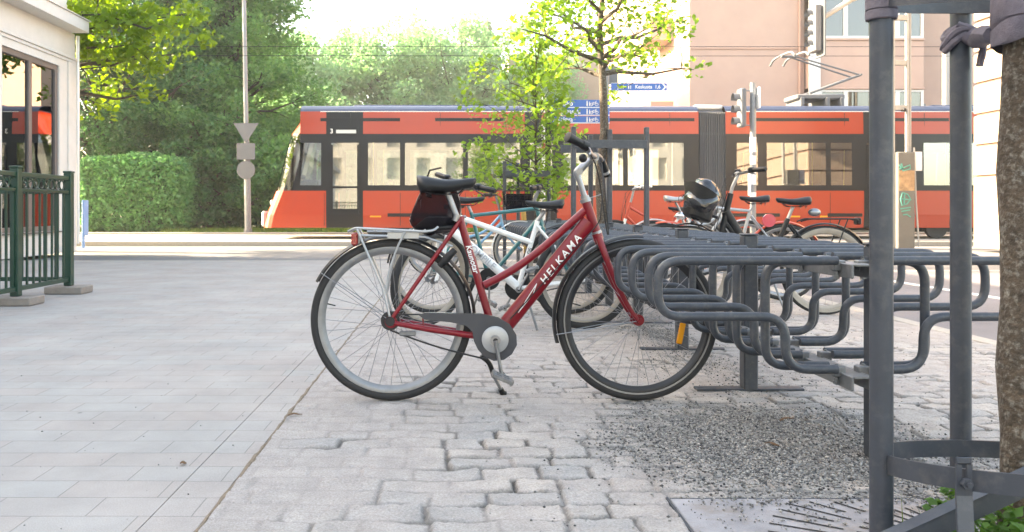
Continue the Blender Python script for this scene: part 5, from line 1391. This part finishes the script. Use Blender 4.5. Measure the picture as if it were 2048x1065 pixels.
def leaves(name, ctr, rad, per, size, mt, parent, seed, flat=.7, up=.35):
    # leaf-shaped quads scattered in clumps of radius rad round the points ctr
    r = np.random.RandomState(seed); ctr = np.asarray(ctr, float); n = len(ctr)*per
    c = np.repeat(ctr, per, 0); rd = np.repeat(np.asarray(rad, float)*np.ones(len(ctr)), per)
    d = r.randn(n,3); d /= np.linalg.norm(d,axis=1,keepdims=True); d *= (r.rand(n,1)**.45); d[:,2] *= flat
    p = c + d*rd[:,None]
    nrm = r.randn(n,3); nrm[:,2] = np.abs(nrm[:,2])+up; nrm /= np.linalg.norm(nrm,axis=1,keepdims=True)
    t = np.cross(nrm, r.randn(n,3)); t /= np.linalg.norm(t,axis=1,keepdims=True); b = np.cross(nrm, t)
    s = size*(.6+.8*r.rand(n,1)); wd = s*(.55+.3*r.rand(n,1))
    V = np.stack([p - t*s*.5, p + b*wd*.5 - t*s*.08 + nrm*s*.08, p + t*s*.5, p - b*wd*.5 - t*s*.08 + nrm*s*.08], 1).reshape(-1,3)
    F = np.arange(n*4).reshape(n,4)
    cl = np.repeat(r.rand(len(ctr)), per)
    return np_mesh(name, V, F, mt, [('v','FACE', np.clip(.55*cl+.45*r.rand(n),0,1))], parent)
def limbs(bm, p0, p1, r0, r1, rng, sag=.1, n=5):
    p0 = Vector(p0); p1 = Vector(p1); L_ = (p1-p0).length; pts = []
    for i in range(n+1):
        t = i/n; p = p0.lerp(p1, t); 
        if 0 < i < n: p += Vector((rng.uniform(-1,1),rng.uniform(-1,1),rng.uniform(-.5,1)))*L_*.06
        pts.append(p)
    bm.tube(pts, [r0+(r1-r0)*i/n for i in range(n+1)], 7); return pts
def tree(name, label, X, Y, H, tr_r, z0, crown, nl, sub, per, lsize, crad, lmat, bmat, seed, group=None, top=True, lean=0, flat=.7, zb=.0, tw=.9):
    # crown(t, a) -> radius at relative height t and azimuth a
    rng = random.Random(seed); o = thing(name, label, 'tree', (X,Y,zb), 0, group)
    bm = MB(); n = 8; tp = []
    for i in range(n+1):
        t = i/n; tp.append(Vector((lean*t+rng.uniform(-1,1)*tr_r*.5*(i > 0), rng.uniform(-1,1)*tr_r*.5*(i > 0), H*tw*t)))
    bm.tube(tp, [tr_r*(1.15 if i == 0 else 1-.85*(i/n)) for i in range(n+1)], 12)
    C_ = []
    for k in range(nl):
        t = (k+rng.uniform(.1,.9))/nl; z = z0+(H-z0)*t; a = k*2.399+rng.uniform(-.4,.4)
        rr = crown(t, a)*rng.uniform(.75,1.08)
        zs = z0*.9+(z-z0*.9)*rng.uniform(.55,.8); f = min(1, zs/(H*tw)); i = min(n-1, int(f*n)); st = tp[i].lerp(tp[i+1], f*n-i)
        e = Vector((lean*t+math.cos(a)*rr, math.sin(a)*rr, z))
        pts = limbs(bm, st, e, tr_r*(.42-.25*t), tr_r*.06, rng)
        C_.append(e)
        for j in range(sub):
            b0 = pts[rng.randint(2,4)]; d = Vector((rng.gauss(0,1),rng.gauss(0,1),rng.gauss(.1,.6))).normalized()*rr*rng.uniform(.25,.5)
            e2 = b0+d; limbs(bm, b0, e2, tr_r*.10, tr_r*.03, rng, n=3); C_.append(e2)
    bm.build('trunk', bmat, o)
    leaves('crown', [tuple(c) for c in C_], crad, per, lsize, lmat, o, seed, flat)
    return o
egg = lambda Rm, lo=.55: (lambda t, a: Rm*(lo+(1-lo)*math.sin(min(1,t*1.25+.15)*math.pi*.9))*(1+.18*math.sin(3*a+t*9)))
# near tree: only its trunk is in the frame
nt_ = thing('street_tree', 'near street tree with mottled bark inside the ring guard at the right edge', 'tree', (TC.x,TC.y,0), group='young street trees in a row')
rng = random.Random(2); tp = [Vector((.004*math.sin(i*1.7), .004*math.cos(i*2.1), 3.6*i/24)) for i in range(25)]
tb = MB().tube(tp, [.060 if i == 0 else .0545-.0006*i+.003*math.sin(i*2.3)+(.006 if i == 5 else 0) for i in range(25)], 28)
C_ = []
for k in range(16):
    a = k*2.4; z = 2.3+1.9*k/16; e = Vector((math.cos(a)*rng.uniform(.5,1.0), math.sin(a)*rng.uniform(.5,1.0), z+.3)); limbs(tb, (0,0,z-.3), e, .018, .004, rng); C_.append(tuple(e)); C_.append(tuple(e*.6+Vector((0,0,z*.4))))
tb.build('trunk', M['bark'], nt_); leaves('crown', C_, .32, 22, .085, M['leaf_yg'], nt_, 5)
cl = thing('cloth_tie', 'grey felt strap wrapped round the near trunk and knotted on the far guard post', 'strap', (TC.x,TC.y,0))
cm = MB(); vs = []; fs = []; n = 40
for j, (z, r) in enumerate(((1.19,.0635),(1.195,.068),(1.235,.069),(1.238,.066),(1.243,.071),(1.30,.070),(1.42,.069))):
    for k in range(n):
        a = 2*math.pi*k/n; vs.append((r*math.cos(a)*(1+.02*math.sin(5*a+j)), r*math.sin(a)*(1+.02*math.cos(4*a+j)), z+.012*math.cos(a+1)+.004*math.sin(3*a+j)))
for j in range(6):
    for k in range(n): k2 = (k+1) % n; fs.append((j*n+k, j*n+k2, j*n+n+k2, j*n+n+k))
cm.add(vs, fs); pbl = pb-TC
kz = 1.272
cm.tube(spline([(-.05,.03,1.215),(-.02,.12,1.235),(pbl.x+.01,pbl.y-.06,1.25),(pbl.x,pbl.y-.035,kz)],6), .026, 10, flat=.8)
cm.build('wrap', M['cloth'], cl)
kn = MB(); rng = random.Random(9)
for k in range(5):
    a0 = k*1.3; kn.tube(spline([(pbl.x+.036*math.cos(a0+u*.9), pbl.y+.036*math.sin(a0+u*.9), kz+.02*math.sin(a0*2+u*1.5)+.006*k-.012) for u in range(6)],4), .0125+.002*(k % 2), 8, flat=.75)
kn.tube(spline([(pbl.x+.012,pbl.y-.036,kz),(pbl.x+.03,pbl.y-.045,kz-.03),(pbl.x+.024,pbl.y-.04,kz-.085)],5), [.012+.001*(i % 3) for i in range(11)], 8, flat=.6)
kn.build('knot', M['cloth'], cl)
# cloth at the top of the near guard post
o = MB(); pal = pa-TC
for z in (1.262,1.285,1.305): o.lathe([(.029,-.012),(.034,-.010),(.035,.008),(.029,.012)], (pal.x,pal.y,z), 20, 'z')
o.build('post_wrap', M['cloth'], cl)
# second and third street trees
t2 = tree('street_tree', 'slender second street tree with sparse leaves, rising between the guard posts', 1.68, 9.0, 4.9, .072, 2.32, lambda t, a: 1.0*(1-.3*t)*(1+.15*math.sin(2*a)), 34, 4, 26, .066, .19, M['leaf_yg'], M['bark'], 21, 'young street trees in a row')
t3 = tree('street_tree', 'thin third street tree with low dense yellow-green foliage', 1.30, 12.4, 3.9, .034, 1.0, lambda t, a: .92*math.sin(math.pi*min(1,.22+t*.75))*(1-.42*math.cos(a)), 36, 4, 18, .085, .20, M['leaf_yg'], M['bark2'], 34, 'young street trees in a row')
# maple behind the shop corner; one bough reaches into view
mp_ = tree('maple_tree', 'bright yellow-green maple bough hanging beside the shop corner', -9.3, 17.6, 9.0, .20, 3.2, egg(3.6), 44, 4, 60, .15, .50, M['leaf_maple'], M['bark2'], 7)
b = MB(); rng = random.Random(1); C_ = []
for (e, nn) in (((3.4,-1.6,3.75),7),((2.9,-1.9,4.6),7),((4.0,-1.2,4.75),8),((4.4,-2,4.3),8)):
    pts = limbs(b, (.1,0,4.6), e, .05, .008, rng, n=7)
    for q_ in pts[3:]:
        for j in range(3): C_.append(tuple(q_+Vector((rng.gauss(0,.22),rng.gauss(0,.22),rng.gauss(-.05,.15)))))
b.build('bough', M['bark2'], mp_); leaves('bough_foliage', C_, .30, 26, .15, M['leaf_maple'], mp_, 3, .6)
# big trees behind the hedge (left)
def big(label, X, Y, H, Rm, seed, lm, nl=70, per=150, ls=.15, z0=.8, crad=.85, name='broadleaf_tree', grp='park trees across the street'):
    return tree(name, label, X, Y, H, .26, z0, egg(Rm, .75), nl, 4, per, ls, crad, lm, M['bark2'], seed, grp, zb=.05)
big('dark dense broadleaf tree directly behind the clipped hedge', -13.4, 31.5, 15.5, 4.6, 41, M['leaf_dark'], 84, 260)
big('dark broadleaf tree left of the others, half hidden by the shop', -20.0, 32.5, 14, 4.4, 42, M['leaf_dark'], 60, 160)
big('mid green broadleaf tree rising behind the sign pole', -9.3, 33.5, 14, 3.5, 43, M['leaf_mid'], 80, 260)
big('low bushy tree beside the hedge, foot of the sign pole', -8.6, 29.2, 4.2, 1.5, 44, M['leaf_dark'], 40, 120, .14, .3, .5)
big('low leafy bush right of the sign pole, behind the tram nose', -6.2, 29.6, 3.2, 1.4, 45, M['leaf_mid'], 34, 110, .14, .3, .5)
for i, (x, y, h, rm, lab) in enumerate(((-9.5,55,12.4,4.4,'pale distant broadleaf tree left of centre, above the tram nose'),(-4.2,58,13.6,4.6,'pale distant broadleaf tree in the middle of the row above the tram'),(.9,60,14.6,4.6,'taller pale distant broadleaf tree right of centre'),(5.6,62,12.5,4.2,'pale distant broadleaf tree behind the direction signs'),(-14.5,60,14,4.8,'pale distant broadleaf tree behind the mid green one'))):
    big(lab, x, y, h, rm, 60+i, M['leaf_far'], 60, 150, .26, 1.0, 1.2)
def conifer(label, X, Y, H, Rm, seed):
    o = thing('conifer_tree', label, 'tree', (X,Y,0), 0, 'conifers on the skyline'); rng = random.Random(seed); b = MB().tube([(0,0,0),(0,0,H)], [.22,.02], 8); C_ = []
    for k in range(90):
        t = .12+.88*k/90; z = H*t; a = k*2.4; r = Rm*(1-t)**.8*rng.uniform(.7,1.1); e = Vector((math.cos(a)*r, math.sin(a)*r, z-r*.25)); b.tube([(0,0,z),e], [.03,.008], 5)
        for j in range(4): C_.append(tuple(Vector((0,0,z)).lerp(e, .3+.7*j/3)))
    b.build('trunk', M['bark2'], o); leaves('crown', C_, .42, 26, .22, M['needle'], o, seed, .4); return o
conifer('dark conifer with pointed top, right of the skyline gap', 1.2, 72, 17.6, 2.6, 5); conifer('second pointed conifer just right of the first one', 3.4, 74, 17.9, 2.9, 6)
conifer('faint thin conifer far left of the skyline gap', -11.6, 80, 17.5, 2.0, 7)
# hedge
hg = thing('clipped_hedge', 'large clipped green hedge with rounded edges beside the shop', 'hedge', (-10.55,27.6,.05))
r = np.random.RandomState(3); n = 34000
u = r.randn(n,3); u /= np.max(np.abs(u)**1, axis=1, keepdims=True); uu = np.sign(u)*np.abs(u)
sup = (np.abs(uu)**5).sum(1)**(1/5); uu = uu/sup[:,None]*(1-.10*r.rand(n,1)**2+.025*r.randn(n,1))
ctr = uu*np.array([1.84,1.0,1.28])+np.array([0,0,1.27]); ctr += (fbm(ctr[:,0]*1.7+9, ctr[:,2]*1.7+ctr[:,1], 3, 3)[:,None]-.45)*np.array([.5,.4,.45])
ctr = ctr[ctr[:,2] > .03]
leaves('foliage', ctr, .06, 1, .125, M['leaf_hedge'], hg, 4)
b = MB(); rng = random.Random(8)
for k in range(26): x = -1.6+3.2*k/25; b.tube([(x,rng.uniform(-.4,.4),0),(x+rng.uniform(-.2,.2),rng.uniform(-.5,.5),1.9)], [.03,.01], 6)
b.build('stems', M['bark2'], hg)
# grass on the bank and weeds at the foot of the near tree
M['grassm'] = leaf_mat('grass blades', (.06,.12,.02), (.14,.20,.04), .4)
r = np.random.RandomState(6); n = 26000; px_ = r.uniform(-16,6,n); py_ = r.uniform(25.9,29.5,n); k = ~((px_ > -14.5) & (px_ < -9.3) & (py_ < 27.0)); px_, py_ = px_[k], py_[k]; n = len(px_)
a = r.rand(n)*6.28; h = .06+.16*r.rand(n); w_ = .012; dx, dy = np.cos(a)*w_, np.sin(a)*w_; lx, ly = r.randn(n)*.05, r.randn(n)*.05
V = np.stack([np.stack([px_-dx,py_-dy,np.full(n,.05)],1), np.stack([px_+dx,py_+dy,np.full(n,.05)],1), np.stack([px_+lx,py_+ly,.05+h],1)],1).reshape(-1,3)
o = np_mesh('grass', V, np.arange(3*n).reshape(n,3), M['grassm'], [('v','FACE',r.rand(n))]); tag(o, 'rough grass along the far kerb under the trees', 'grass', kind='stuff')
r = np.random.RandomState(16); m_ = 420
ctr = np.stack([1.10+.42*r.rand(m_), 1.58+.36*r.rand(m_), .01+.15*r.rand(m_)**1.3], 1); ctr = ctr[~((np.hypot(ctr[:,0]-TC.x, ctr[:,1]-TC.y) < .07))]
o = leaves('weeds', ctr, .022, 7, .024, leaf_mat('weed leaves', (.06,.14,.025), (.12,.23,.05), .35), None, 12, .6, 1.2); tag(o, 'green weeds growing at the foot of the near tree inside the guard', 'weeds', kind='stuff')
r = np.random.RandomState(17); n = 90; x = r.uniform(1.08,1.5,n); y = r.uniform(1.6,2.1,n); a = r.rand(n)*6.28; h = .02+.06*r.rand(n)
V = np.stack([np.stack([x-.0016,y,np.zeros(n)+.008],1), np.stack([x+.0016,y,np.zeros(n)+.008],1), np.stack([x+np.cos(a)*h*.5,y+np.sin(a)*h*.5,h],1)],1).reshape(-1,3)
tag(np_mesh('grass_tufts', V, np.arange(3*n).reshape(n,3), M['grassm'], [('v','FACE',r.rand(n))]), 'thin grass blades sprouting inside the ring guard', 'grass', kind='stuff')
# fallen bits
M['dryleaf'] = mat('dry leaf', (.13,.07,.035), .8, var=.3)
for (px, py, ln, a, lab) in ((590,833,.055,.2,'brown twig lying across the pavement joint'),(1545,892,.05,2.2,'dry brown leaf on the grit under the rack'),(1575,842,.09,.5,'thin dry twig on the grit near the rack foot'),(366,931,.018,.0,'small dark scrap lying on the pavement')):
    Y = CAMH*FPX/(py-VY); X = (px-VX)*Y/FPX
    o = MB().tube(spline([(-ln/2,0,0),(-ln*.1,.006,.004),(ln*.2,-.004,.003),(ln/2,.004,0)],4), [.004,.006,.007,.008,.007,.006,.007,.006,.005,.004,.003,.003,.003], 6, flat=.45).build('dry_twig' if 'twig' in lab else ('dry_leaf' if 'leaf' in lab else 'scrap'), M['dryleaf'])
    o.location = (X, Y, .006); o.rotation_euler = (0,0,a); tag(o, lab, 'litter')

# ================================================================== AIR
hz = MB().box((-150,-70,-1.4),(150,130,24)).build('haze', None, smooth=False) if False else None
hm = bpy.data.materials.new('summer haze'); hm.use_nodes = True; N = hm.node_tree.nodes; N.remove(N['Principled BSDF'])
pv = N.new('ShaderNodeVolumePrincipled'); pv.inputs['Color'].default_value = (.97,.98,.96,1); pv.inputs['Density'].default_value = .0014; pv.inputs['Anisotropy'].default_value = .35
hm.node_tree.links.new(pv.outputs[0], N['Material Output'].inputs['Volume'])
hz = MB().box((-150,-70,-1.4),(150,130,24)).build('haze', hm, smooth=False); hz['kind'] = 'stuff'; tag(hz, 'thin bright summer haze filling the whole street', 'haze')
SC.cycles.volume_bounces = 0
